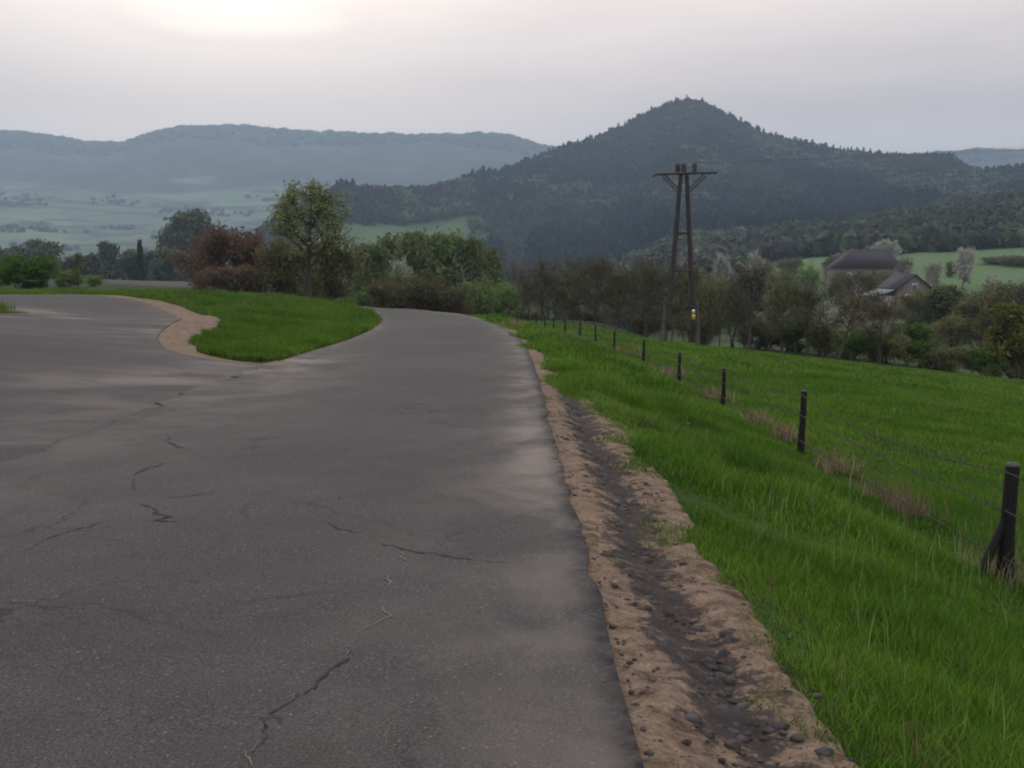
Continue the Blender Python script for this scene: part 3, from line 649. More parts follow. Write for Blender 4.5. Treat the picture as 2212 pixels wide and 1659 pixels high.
KINDS = {
 'big': dict(cw=.70, first=.34, trunk_r=.026, nl=22, sub=11, twig=7, leaf=.0105, nleaf=6, colA=(.130, .150, .052), colB=(.260, .285, .110), twigc=(.055, .048, .038), up=1.25, spreadleaf=.022, tw=.0017, shape='vase', clip=(.66, .34, .31)),
 'blossomtop': dict(cw=.6, first=.62, trunk_r=.03, nl=18, sub=7, twig=5, leaf=.022, nleaf=9, colA=(.20, .21, .17), colB=(.50, .50, .44), twigc=(.08, .07, .06), up=.7, spreadleaf=.04),
 'barestem': dict(cw=.75, first=.5, trunk_r=.042, nl=16, sub=8, twig=5, leaf=.014, nleaf=4, colA=(.075, .065, .038), colB=(.14, .125, .065), twigc=(.045, .038, .034), up=.8, spreadleaf=.05, tw=.0028),
 'redbush': dict(cw=1.1, first=.05, trunk_r=.03, nl=34, sub=9, twig=6, leaf=.020, nleaf=7, colA=(0.102, 0.067, 0.046), colB=(0.189, 0.128, 0.080), twigc=(0.123, 0.087, 0.072), up=.9, stems=5, spreadleaf=.05),
 'olive': dict(cw=1.0, first=.05, trunk_r=.03, nl=34, sub=8, twig=5, leaf=.024, nleaf=8, colA=(.100, .105, .040), colB=(.205, .205, .080), twigc=(0.094, 0.080, 0.062), up=.8, stems=4, spreadleaf=.05),
 'green': dict(cw=.50, first=.12, trunk_r=.025, nl=30, sub=8, twig=5, leaf=.026, nleaf=8, colA=(.080, .112, .038), colB=(.185, .230, .075), up=.55, spreadleaf=.045),
 'greenbush': dict(cw=1.3, first=.05, trunk_r=.03, nl=36, sub=8, twig=5, leaf=.026, nleaf=9, colA=(0.033, 0.075, 0.010), colB=(0.100, 0.167, 0.023), up=.7, stems=4, spreadleaf=.05),
 'lightbush': dict(cw=1.1, first=.05, trunk_r=.03, nl=34, sub=8, twig=5, leaf=.026, nleaf=8, colA=(0.104, 0.168, 0.052), colB=(0.220, 0.304, 0.094), up=.7, stems=4, spreadleaf=.05),
 'brown': dict(cw=1.05, first=.26, trunk_r=.026, nl=17, sub=8, twig=5, leaf=.015, nleaf=5, colA=(.062, .053, .030), colB=(.125, .112, .055), twigc=(.062, .052, .045), up=.7, spreadleaf=.045, tw=.0028),
 'orchard': dict(cw=1.0, first=.28, trunk_r=.026, nl=16, sub=8, twig=5, leaf=.017, nleaf=6, colA=(.075, .080, .035), colB=(.16, .175, .075), twigc=(.060, .052, .045), up=.7, spreadleaf=.05, tw=.0026),
 'brownbush': dict(cw=1.5, first=.04, trunk_r=.03, nl=36, sub=9, twig=6, leaf=.026, nleaf=7, colA=(.065, .056, .032), colB=(.175, .155, .075), twigc=(0.084, 0.067, 0.055), up=.7, stems=6, spreadleaf=.05, tw=.0035),
 'blossom': dict(cw=1.0, first=.22, trunk_r=.03, nl=20, sub=7, twig=5, leaf=.032, nleaf=9, colA=(0.267, 0.283, 0.217), colB=(.50, .50, .44), twigc=(0.133, 0.117, 0.100), up=.7, spreadleaf=.05),
 'halfblossom': dict(cw=1.1, first=.2, trunk_r=.03, nl=22, sub=8, twig=5, leaf=.026, nleaf=6, colA=(0.100, 0.092, 0.059), colB=(.42, .40, .33), twigc=(0.083, 0.067, 0.059), up=.6, spreadleaf=.05),
 'haze': dict(cw=.62, first=.1, trunk_r=.025, nl=26, sub=7, twig=4, leaf=.034, nleaf=8, colA=(.075, .088, .062), colB=(.145, .160, .110), up=.7, spreadleaf=.05),  # leaf colours paled and greyed to paint in the valley mist
 'spruce': dict(cw=.42, first=.05, trunk_r=.018, nl=60, sub=5, twig=3, leaf=.022, nleaf=5, colA=(0.016, 0.033, 0.020), colB=(0.041, 0.067, 0.037), shape='cone', spreadleaf=.02),
 'sapling': dict(cw=.28, first=.15, trunk_r=.014, nl=16, sub=4, twig=2, leaf=.022, nleaf=4, colA=(0.074, 0.094, 0.032), colB=(0.168, 0.210, 0.062), up=1.2, spreadleaf=.03, shape='spread'),
 'yellowgreen': dict(cw=.75, first=.04, trunk_r=.025, nl=40, sub=7, twig=5, leaf=.026, nleaf=8, colA=(0.083, 0.092, 0.020), colB=(0.175, 0.175, 0.037), up=.5, shape='spread', spreadleaf=.04),
 'leaning': dict(cw=.9, first=.55, trunk_r=.048, nl=14, sub=8, twig=5, leaf=.016, nleaf=4, colA=(0.084, 0.071, 0.042), colB=(0.168, 0.139, 0.075), twigc=(0.074, 0.062, 0.055), up=.6, lean=.42, spreadleaf=.05, tw=.0035),
}
TN = {'big': 'deciduous_tree', 'redbush': 'bush', 'olive': 'bush', 'green': 'deciduous_tree', 'greenbush': 'bush', 'lightbush': 'bush', 'brown': 'budding_tree', 'orchard': 'budding_tree', 'brownbush': 'bush', 'blossom': 'blossom_tree', 'blossomtop': 'blossom_tree', 'barestem': 'budding_tree', 'halfblossom': 'blossom_tree', 'haze': 'deciduous_tree', 'spruce': 'spruce_tree', 'sapling': 'sapling', 'yellowgreen': 'deciduous_tree', 'leaning': 'leaning_tree'}
trng = random.Random(5)
def tree(kind, X, y, toprow, wpx, label, group=None, var=None, rz=None, sink=.05):
    """X: bearing; y: distance; toprow: how high its top reaches; wpx: apparent crown width"""
    yr = y*1.0; x = ucol(X)*y*1.0
    z0 = float(h(x, y)); H = rowz(toprow, y)-z0+.05; H = max(H, .6)
    v = trng.randrange(3) if var is None else var
    ma, mb, w = proto(kind, v)
    o = empty(TN[kind], (x, y, z0-sink), trng.random()*6.28 if rz is None else rz)
    width = wpx/2268*y; k = width/w
    sc = (k, k, H)
    a = bpy.data.objects.new('trunk', ma); b_ = bpy.data.objects.new('crown', mb)
    for q in (a, b_): COL.objects.link(q); q.parent = o; q.scale = sc
    tag(o, label, 'bush' if 'bush' in TN[kind] else ('sapling' if kind == 'sapling' else 'tree'), group); return o

ORD = ['first', 'second', 'third', 'fourth', 'fifth', 'sixth', 'seventh', 'eighth', 'ninth', 'tenth', 'eleventh', 'twelfth', 'thirteenth', 'fourteenth', 'fifteenth', 'sixteenth', 'seventeenth', 'eighteenth', 'nineteenth', 'twentieth', 'twenty-first', 'twenty-second', 'twenty-third', 'twenty-fourth', 'twenty-fifth', 'twenty-sixth', 'twenty-seventh', 'twenty-eighth', 'twenty-ninth', 'thirtieth']
# left side
tree('greenbush', 62, 66, 538, 150, 'dense green bush on the grass strip at the far left edge')
tree('greenbush', -25, 68, 548, 110, 'green bush cut by the left edge of the photo')
tree('lightbush', 150, 72, 578, 70, 'low pale bush between the green bush and the thin sapling')
tree('sapling', 172, 66, 543, 26, 'thin upright sapling standing alone left of the brown field')
tree('lightbush', 205, 76, 590, 44, 'small low shrub just right of the thin sapling')
tree('redbush', 515, 84, 474, 185, 'large reddish brown bush left of the tall tree')
tree('redbush', 500, 79, 565, 150, 'low reddish bush in front of the large reddish one')
tree('redbush', 440, 88, 538, 120, 'smaller reddish bush at the left foot of the large one')
tree('redbush', 575, 90, 520, 120, 'reddish brown bush between the large one and the tall tree')
tree('olive', 618, 80, 500, 125, 'olive green bush directly left of the tall tree trunk')
tree('olive', 722, 84, 488, 105, 'olive green bush directly right of the tall tree trunk')
tree('olive', 668, 96, 570, 90, 'dark olive bush directly behind the tall tree trunk')
tree('big', 668, 72, 376, 184, 'tall slender yellow green tree standing above the grass bank', var=0)
hz = [(10, 532, 60), (55, 528, 70), (105, 514, 80), (160, 548, 60), (205, 545, 50), (242, 518, 46), (285, 536, 60), (335, 540, 60), (375, 532, 70), (415, 548, 60), (455, 560, 60)]
for i, (X, tr_, w) in enumerate(hz):
    tree('haze', X, 262+trng.uniform(-15, 25), tr_, w*1.15, ORD[i]+' from the left of the bluish trees beyond the brown field', 'bluish trees beyond the brown field')
tree('spruce', 308, 255, 514, 24, 'dark narrow spruce poking above the bluish trees on the left')
tree('haze', 425, 330, 448, 118, 'big round hazy tree rising behind the reddish bushes')
tree('haze', 375, 335, 478, 60, 'smaller hazy tree leaning against the big round one')
# behind the bend of the main road
tree('brownbush', 838, 78, 590, 110, 'leftmost dark brown bush behind the road bend')
tree('brownbush', 905, 80, 576, 130, 'tallest brown bush, in the middle behind the road bend')
tree('brownbush', 968, 82, 596, 100, 'rightmost brown bush behind the road bend')
tree('olive', 862, 88, 572, 80, 'olive bush showing above the brown bushes at the bend')
tree('lightbush', 790, 84, 622, 60, 'low yellow green shrub at the tip of the grass bank')
tree('lightbush', 745, 80, 640, 60, 'low green shrub right of the tall tree trunk on the bank')
tree('blossomtop', 866, 140, 552, 44, 'white blossoming tree peeping out above the brown bushes')
gt = [(795, 512, 85), (850, 494, 95), (905, 488, 100), (960, 486, 100), (1012, 497, 90), (1050, 524, 60)]
for i, (X, tr_, w) in enumerate(gt):
    tree('green', X, 150+trng.uniform(-8, 14), tr_, w*1.2, ORD[i]+' from the left of the fresh green trees beyond the bend', 'fresh green trees beyond the road bend')
for i, (X, tr_, w, yy2) in enumerate([(780, 545, 70, 190), (1085, 528, 80, 200), (1130, 535, 80, 205), (1180, 530, 80, 210), (1235, 532, 80, 215), (1290, 528, 90, 215), (1345, 536, 80, 210), (1400, 530, 90, 220)]):
    tree('brown', X, yy2, tr_, w*1.2, ORD[i]+' from the left of the purplish bare trees in the hollow', 'purplish bare trees in the hollow', sink=.3)
tree('lightbush', 1035, 104, 590, 95, 'round light green bush left of the far wooden pole')
tree('lightbush', 1095, 106, 600, 75, 'smaller light green bush next to the far wooden pole')
# orchard row behind the field
by = lambda X: np.interp(X, [1000, 1250, 1500, 1800, 2212], [90, 79, 74, 68, 64])
row = [(1142, 592, 60, 0), (1185, 575, 80, 0), (1232, 580, 80, 3), (1285, 552, 95, 1), (1335, 562, 90, 4), (1392, 554, 100, 2), (1440, 572, 80, 6), (1530, 598, 85, 1), (1585, 600, 85, 5), (1690, 588, 90, 2), (1745, 605, 85, 4), (1900, 640, 80, 3)]
for i, (X, tr_, w, dy) in enumerate(row):
    tree('orchard' if i in (2, 4, 7, 9) else 'brown', X, float(by(X))+dy, tr_, w*1.15, ORD[i]+' from the left in the row of brown budding trees behind the field', 'brown budding trees along the far field edge')
tree('barestem', 1620, 70, 558, 90, 'taller bare tree with a straight dark trunk behind the field fence')
tree('leaning', 1812, 68, 618, 120, 'dark tree with a strongly leaning trunk at the field edge', rz=0., var=0)
tree('leaning', 1225, 84, 640, 60, 'small crooked tree leaning right behind the fence posts', rz=.2, var=1)
hb = [(1130, 640, 80), (1265, 640, 70), (1395, 645, 70), (1525, 655, 80), (1640, 665, 80), (1705, 668, 90), (1770, 680, 90), (1850, 690, 90), (1920, 700, 100), (1990, 715, 100), (2060, 728, 100), (2125, 730, 90)]
for i, (X, tr_, w) in enumerate(hb):
    tree('brownbush' if X < 1700 else ('olive', 'greenbush')[i % 2], X, float(by(X))+4+trng.uniform(0, 3), tr_+(26 if X < 1500 else 12), w*1.15, ORD[i]+' from the left of the low scrub bushes under the orchard trees', 'low scrub bushes along the far field edge')
bl = [('blossomtop', 1556, 232, 537, 42, 'left one of two round white blossoming trees behind the power pole'), ('blossomtop', 1626, 232, 534, 42, 'right one of two round white blossoming trees behind the power pole'),
 ('blossom', 1905, 330, 511, 66, 'white blossoming tree above the dark roofed house'), ('blossom', 2076, 262, 526, 48, 'lone blossoming tree with dark trunk in the pale green meadow'),
 ('halfblossom', 1946, 262, 541, 44, 'pale pinkish tree right of the dark hipped roof'), ('halfblossom', 2012, 250, 552, 44, 'loose whitish tree between the pinkish tree and the meadow tree'),
 ('blossom', 2138, 150, 586, 52, 'whitish tree leaning over the scrub right of the plaster house'), ('blossom', 1806, 82, 655, 62, 'low cream blossoming tree beside the leaning trunk'),
 ('halfblossom', 1892, 88, 680, 70, 'low cream bush in front of the plaster house'), ('halfblossom', 1668, 84, 612, 60, 'sparse white flowering tree right of the straight dark trunk'), ('halfblossom', 1745, 95, 600, 60, 'sparse flowering tree left of the leaning trunk'),
 ('halfblossom', 1702, 77, 640, 52, 'low cream flowering bush between the straight dark trunk and the leaning tree'), ('halfblossom', 1856, 92, 662, 50, 'small cream flowering bush just right of the leaning trunk'), ('halfblossom', 1932, 97, 676, 42, 'small whitish bush below the plaster house gable'),
 ('halfblossom', 2000, 430, 490, 50, 'pale tree inside the wood above the meadow'), ('blossom', 2035, 420, 497, 30, 'small white tree at the lower edge of the wood')]
for k_, X, y_, tr_, w, lb2 in bl: tree(k_, X, y_, tr_+3, w*.88, lb2)
tree('yellowgreen', 2186, 72, 648, 110, 'yellow green conical tree at the right edge of the field')
dk = [(1985, 150, 618, 70, 'olive', 'dark bush touching the right side of the plaster house'), (2040, 150, 610, 90, 'green', 'dark green tree right of the plaster house'), (2100, 145, 622, 90, 'olive', 'dark tree under the whitish one on the right'),
 (2165, 140, 596, 110, 'olive', 'broad dark tree near the right edge below the meadow'), (2225, 135, 590, 110, 'brown', 'bare dark tree cut by the right edge of the photo'), (1852, 165, 574, 90, 'brown', 'bare brown tree in front of the dark roofed house'), (1812, 262, 577, 50, 'olive', 'low tree hiding the left wall of the dark roofed house'), (1905, 240, 576, 80, 'olive', 'olive tree hiding the right wall of the dark roofed house'), (1795, 170, 590, 70, 'brown', 'bare brown tree left of the dark roofed house'),
 (1745, 240, 562, 60, 'lightbush', 'light green shrub left of the dark roofed house'), (1880, 150, 615, 70, 'brown', 'bare tree in front of the gap between both houses'), (2060, 90, 672, 80, 'olive', 'dark green bush below the garden right of the plaster house'),
 (2120, 88, 668, 80, 'brown', 'bare tree left of the yellow green conical tree'), (1990, 95, 690, 90, 'greenbush', 'green bush below the plaster house'), (1690, 200, 570, 60, 'olive', 'olive tree between the white trees and the dark roofed house'), (1590, 180, 575, 70, 'brown', 'bare tree below the two round white trees'),
 (1530, 170, 580, 60, 'olive', 'olive tree right of the power pole legs'), (1490, 160, 572, 60, 'yellowgreen', 'yellowish tree seen between the power pole legs'), (1935, 120, 660, 60, 'brown', 'bare shrubby tree before the plaster house wall')]
for X, y_, tr_, w, k_, lb2 in dk: tree(k_, X, y_, tr_, w*1.15, lb2)
for i, (X, y_, tr_, w) in enumerate([(1790, 300, 545, 26), (2150, 330, 552, 80), (2190, 320, 548, 90), (1700, 330, 552, 60), (1640, 340, 556, 60), (1560, 350, 560, 60), (1860, 320, 548, 40), (2050, 300, 560, 30)]):
    tree('olive', X, y_, tr_, w, ORD[i]+' dark shrub scattered over the pale green meadow', 'dark shrubs in the pale green meadow')
# conifers on the lower left slope of the mountain
for i, (X, tr_, w) in enumerate([(1040, 402, 9), (1047, 398, 10), (1053, 404, 8)]):
    pass

# ------------------------------------------------------------------ forests (masses)
def forest(name, X, Y, Z, Hh, Ww, kinds, cols, label, gseed=1):
    g = np.random.default_rng(gseed); n = len(X)
    protos = []
    for k in range(6):
        if k < 3:   # broadleaf clump
            v = IV*np.array([.5, .5, .42])*(1+g.normal(0, .16, (len(IV), 1)))+np.array([0, 0, .56])
            C = g.normal(size=(46, 3)); C /= np.linalg.norm(C, axis=1)[:, None]; C = C*np.array([.5, .5, .42])*g.uniform(.85, 1.15, (46, 1))+np.array([0, 0, .56])
            q, qf = leafquads(C, .13, g)
            protos.append((np.concatenate([v*np.array([.85, .85, .9])+np.array([0, 0, .05]), q]), IF, qf+len(v)))
        else:       # conifer
            q = []; nf = 40; hz_ = g.random(nf)**.8; an = g.random(nf)*6.28; r_c = .24*(1-hz_)+.02
            C = np.stack([np.cos(an)*r_c, np.sin(an)*r_c, .06+.9*hz_], -1); qv, qf = leafquads(C, .10, g)
            cone = np.array([(.22*math.cos(a), .22*math.sin(a), .05) for a in np.arange(6)*1.047]+[(0, 0, 1.)])
            cf = np.array([(i, (i+1) % 6, 6) for i in range(6)])
            protos.append((np.concatenate([cone, qv]), cf, qf+7))
    VV, T3, T4, CC = [], [], [], []; base = 0
    pid = np.where(kinds == 1, 3+g.integers(0, 3, n), g.integers(0, 3, n)); rot = g.random(n)*6.28
    for k in range(6):
        ii = np.where(pid == k)[0]
        if not len(ii): continue
        pv, p3, p4 = protos[k]; c, s = np.cos(rot[ii]), np.sin(rot[ii])
        x = (pv[None, :, 0]*c[:, None]-pv[None, :, 1]*s[:, None])*Ww[ii, None]+X[ii, None]
        y = (pv[None, :, 0]*s[:, None]+pv[None, :, 1]*c[:, None])*Ww[ii, None]+Y[ii, None]
        z = pv[None, :, 2]*Hh[ii, None]+Z[ii, None]
        VV.append(np.stack([x, y, z], -1).reshape(-1, 3)); m = len(pv)
        o = base+np.arange(len(ii))[:, None, None]*m
        T3.append((o+p3[None]).reshape(-1, 3)); T4.append((o+p4[None]).reshape(-1, 4)); base += m*len(ii)
        CC.append((cols[ii][:, None]*g.uniform(.84, 1.16, (len(ii), m, 1))).reshape(-1, 3))
    o = mk(name, np.concatenate(VV), [np.concatenate(T3), np.concatenate(T4)], M_FOREST, np.concatenate(CC))
    tag(o, label, 'forest', kind='stuff'); return o
CT = np.array([(.050, .046, .042), (.062, .056, .048), (.018, .030, .026), (.070, .092, .044), (.085, .108, .046), (.050, .060, .040)])
def choose(n, w, g): return CT[g.choice(len(CT), n, p=np.array(w)/sum(w))]
g = np.random.default_rng(11)
# mountain
n = 30000; U = g.uniform(ucol(560), ucol(2420), n); T = g.uniform(.0, 1.06, n)**.85
x, y, z = mount(U, T); md = mcover(x, y, U, T)
k = (g.random(n) > md*1.05+.0) & (g.random(n) < (.45+.55*(y/1500))); U, T, x, y, z = U[k], T[k], x[k], y[k], z[k]
patch = fbm(x*.012, y*.012, 3); conif = ((U > .01+.05*fbm(y*.01, x*.01, 2)) & (T < .42+fbm(x*.01, y*.005, 2)*.5) & (U < .40)) | (patch > .14)
conif = conif & (g.random(len(U)) < .92)
cc = choose(len(U), [5, 4, .4, 1.2, .8, 3], g); cc = cc*.52; q = (fbm(x*.014+30, y*.010, 3) > .035)[:, None] & (g.random((len(U), 1)) < .5); cc = np.where(q, np.array([.080, .102, .046]), cc); cc = np.where(conif[:, None], np.array([.010, .018, .022])*g.uniform(.7, 1.5, (len(U), 1)), cc)
sc = g.uniform(.7, 1.25, len(U)); forest('mountain_forest', x, y, z-1.0, np.where(conif, 15, 11)*sc, np.where(conif, 15, 12)*sc, conif.astype(int), cc, 'spring forest covering the cone shaped mountain', 2)
ur = g.uniform(ucol(1000), ucol(2070), 420); tr2 = 1-.02*g.random(420); xr, yr_, zr_ = mount(ur, tr2); s2 = g.uniform(.5, 1.25, 420)
forest('ridge_conifers', xr, yr_, zr_-1, 15*s2, 12*s2, np.ones(420, int), np.tile(np.array([[.012, .018, .020]]), (420, 1)), 'thin line of dark conifers along the crest of the mountain', 8)
uc = np.concatenate([g.normal(ucol(c), .0035, n_) for c, n_ in ((1045, 26), (1000, 14), (1035, 16), (1065, 16), (1085, 10), (1150, 30), (1175, 40), (1050, 20))])
tc_ = np.concatenate([g.normal(t0, .02, n_) for t0, n_ in ((.80, 26), (.36, 14), (.34, 16), (.36, 16), (.35, 10), (.22, 30), (.36, 40), (1.0, 20))])
xc, yc, zc = mount(uc, tc_); s2 = g.uniform(.7, 1.2, len(uc))
forest('slope_conifers', xc, yc, zc-1, 18*s2, 17*s2, np.ones(len(uc), int), np.tile(np.array([[.010, .018, .022]]), (len(uc), 1)), 'dark conifer groups on the lower left shoulder of the mountain', 9)
# wood on the right slope
n = 5200; u = g.uniform(.13, .62, n); y = g.uniform(405, 720, n); x = u*y
lim = np.interp(u, [.13, .2, .3, .36, .49, .6], [520, 470, 445, 415, 405, 400]); k = (y > lim+fbm(x*.02, y*.02, 2)*40)
x, y, u = x[k], y[k], u[k]; n = len(x); sc = g.uniform(.7, 1.2, n)
forest('hillside_wood', x, y, h(x, y)-.6, 10*sc, 10*sc, (g.random(n) < .08).astype(int), choose(n, [5, 4, .6, 1.6, 1.6, 4], g), 'budding wood on the right slope above the meadow', 3)
# valley woods between the bend and the mountain
n = 5200; u = g.uniform(-.17, .22, n); y = g.uniform(235, 700, n); x = u*y
k = (fbm(x*.012+8, y*.009, 3) > -.07) | (u > .02); x, y, u = x[k], y[k], u[k]; n = len(x); sc = g.uniform(.7, 1.2, n)
forest('valley_wood', x, y, h(x, y)-.5, 11*sc, 10*sc, (g.random(n) < .12).astype(int), choose(n, [5, 4, .8, 1.2, .8, 4], g)*1.25, 'purplish brown wood filling the valley before the mountain', 4)
# tree clumps and hedgerows in the far left valley
n = 9000; u = g.uniform(-.56, .0, n); y = g.uniform(420, 2500, n)**1.0; x = u*y
k = (fbm(x*.006+70, y*.016, 4) > .13) ; x, y, u = x[k], y[k], u[k]; n = len(x)
fz = np.interp(y, [850, 1050, 1300, 1500, 1800, 2300, 2800], [-60, -32, -2, 18, 49, 133, 225])+fbm(x*.003, y*.003, 5)*60*sm(1200, 1900, y)
zz = np.maximum(h(x, y), np.where(y > 850, fz, -99)); sc = g.uniform(.7, 1.3, n)
forest('valley_hedgerows', x, y, zz-.5, 7*sc, 10*sc, (g.random(n) < .1).astype(int), choose(n, [4, 4, 1, 1, .5, 3], g), 'hazy hedgerows and copses in the valley on the left', 5)
# tree line on the far ridge
n = 5200; u = g.uniform(-.62, .56, n); y = 3400-g.uniform(0, 420, n)**1.0; x = u*y
rz_ = rowz(np.interp(u, FX, FR)+8, 3400); tt = np.clip((y-2600)/800, 0, 1); b26 = 190+40*fbm(u*8, 0*y, 3)
zz = b26+(rz_-b26)*(np.sin(tt*np.pi/2)**1.1)+fbm(x*.003, y*.003, 5)*60*(1-sm(2900, 3400, y))+fbm(x*.02, y*.02, 3)*12*sm(2500, 2900, y); sc = g.uniform(.6, 1.2, n)
forest('far_ridge_forest', x, y, zz-3, 13*sc, 20*sc, (g.random(n) < .3).astype(int), choose(n, [4, 3, 3, .3, .2, 3], g), 'faint blue forest along the far ridge', 6)

# ------------------------------------------------------------------ fences
def cyl_lathe(profile, ns=12, jitter=0, g=None):
    V = []; 
    for r, z in profile:
        for i in range(ns):
            a = 2*math.pi*i/ns; V.append((r*math.cos(a), r*math.sin(a), z))
    F = [(k*ns+i, k*ns+(i+1) % ns, (k+1)*ns+(i+1) % ns, (k+1)*ns+i) for k in range(len(profile)-1) for i in range(ns)]
    return np.array(V), np.array(F)
fence = empty('barbed_wire_fence', (4.6, 9.6, float(h(4.6, 9.6))))
tag(fence, 'barbed wire fence on dark wooden posts along the road verge', 'fence')
FO = np.array(fence.location)
PY = [3.2, 9.3, 16.6, 23.4, 29.3, 35.8, 42.3, 48.6, 54.5, 60, 65.5, 70.5, 75.5, 80.5, 85.5, 90, 95, 100]
PXD = {9.75: 1036/1000., }
posts = []
prng = random.Random(2)
for i, y_ in enumerate(PY):
    x_ = float(xf(y_))-(.12 if i == 1 else 0); z_ = float(h(x_, y_)); hh = [1.1, 1.13, 1.06, .86, .80, .80, .82, .80][i] if i < 8 else .85
    r0 = [.070, .064, .050, .046][i] if i < 4 else .046
    tx, ty = prng.uniform(-.03, .03), prng.uniform(-.03, .03)
    if i == 1: tx, ty = .0, -.01
    if i == 2: tx = .03
    prof = [(r0*1.3, -.3), (r0*1.22, .1), (r0, .5*hh), (r0*.97, hh-.025), (r0*.90, hh), (.0001, hh+.004)]
    v, f = cyl_lathe(prof, 14)
    v[:, 0] += tx*v[:, 2]; v[:, 1] += ty*v[:, 2]; v *= 1; v[:, :2] *= (1+.0*v[:, :1])
    v[:, :2] += np.stack([fbm(v[:, 2]*3+i, v[:, 0]*0+i, 2), fbm(v[:, 2]*3+i+5, v[:, 0]*0, 2)], -1)*.02
    P = mk('post', v+np.array([x_, y_, z_])-FO, [f], M_WOODPOST, smooth=True, parent=fence)
    P.data.materials.append(M_POSTTOP)
    nf = len(P.data.polygons); mi = np.zeros(nf, np.int32); mi[-28:] = 1; P.data.polygons.foreach_set('material_index', mi)
    posts.append((x_, y_, z_, hh, r0, tx, ty))
# leaning brace on the near post
x_, y_, z_, hh, r0, tx, ty = posts[1]
v, f = tubes([((x_-.36, y_-.10, z_-.12), (x_-.035, y_+.0, z_+.60), .050, .036)], 10)
mk('brace', v-FO, [f], M_WOODPOST, smooth=True, parent=fence)
def wire(A, B, sag, r, n=26, barbs=True):
    t_ = np.linspace(0, 1, n); P = A[None]*(1-t_)[:, None]+B[None]*t_[:, None]; P[:, 2] -= sag*4*t_*(1-t_)
    segs = [(P[i], P[i+1], r, r) for i in range(n-1)]
    if barbs:
        ln = np.linalg.norm(B-A); m = int(ln/.13)
        for j in range(m):
            q = (j+.5)/m; p = A*(1-q)+B*q; p = p-np.array([0, 0, sag*4*q*(1-q)]); a = prng.random()*6.28
            for s_ in range(2):
                d = np.array([math.cos(a+s_*1.6)*.6, .25*(1-2*s_), math.sin(a+s_*1.6)])*.017
                segs.append((p-d, p+d, r*.9, r*.5))
    return segs
for lv, (fr_, sg) in enumerate([(.93, .10), (.62, .05), (.24, .03)]):
    segs = []
    for i in range(len(posts)-1):
        a, b2 = posts[i], posts[i+1]
        pa = np.array([a[0]-a[4]*.9+a[5]*a[3]*fr_, a[1], a[2]+a[3]*fr_]); pb = np.array([b2[0]-b2[4]*.9+b2[5]*b2[3]*fr_, b2[1], b2[2]+b2[3]*fr_])
        s_ = sg if i > 2 else [.04, .16, .08][i] if lv == 0 else sg*.8
        segs += wire(pa, pb, s_, (.0058 if i < 3 else .006), 20, i < 5)
    v, f = tubes(segs, 4); mk('wire', v-FO, [f], M_WIRE, parent=fence)
# far fence at the field's lower edge
bp = []
for i in range(40):
    q = i/39; y_ = 78-18.5*q; x_ = 3.9+29*q**1.02; bp.append((x_+prng.uniform(-.1, .1), y_+prng.uniform(-.15, .15)))
f2 = empty('field_fence', (bp[0][0], bp[0][1], float(h(*bp[0])))); tag(f2, 'row of thin weathered posts along the far lower edge of the field', 'fence')
FO2 = np.array(f2.location); tops = []
for x_, y_ in bp:
    z_ = float(h(x_, y_)); hh = prng.uniform(.75, 1.15); a, b_ = prng.uniform(-.12, .12), prng.uniform(-.1, .1)
    v, f = tubes([((x_, y_, z_-.2), (x_+a*hh, y_+b_*hh, z_+hh), .05, .04)], 6); mk('post', v-FO2, [f], M_POLEWOOD, parent=f2); tops.append(np.array([x_+a*hh*.8, y_+b_*hh*.8, z_+hh*.8]))
segs = []
for i in range(39):
    for dz in (0, -.35): segs += wire(tops[i]+np.array([0, 0, dz]), tops[i+1]+np.array([0, 0, dz]), .03, .005, 4, False)
v, f = tubes(segs, 3); mk('wire', v-FO2, [f], M_WIRE, parent=f2)

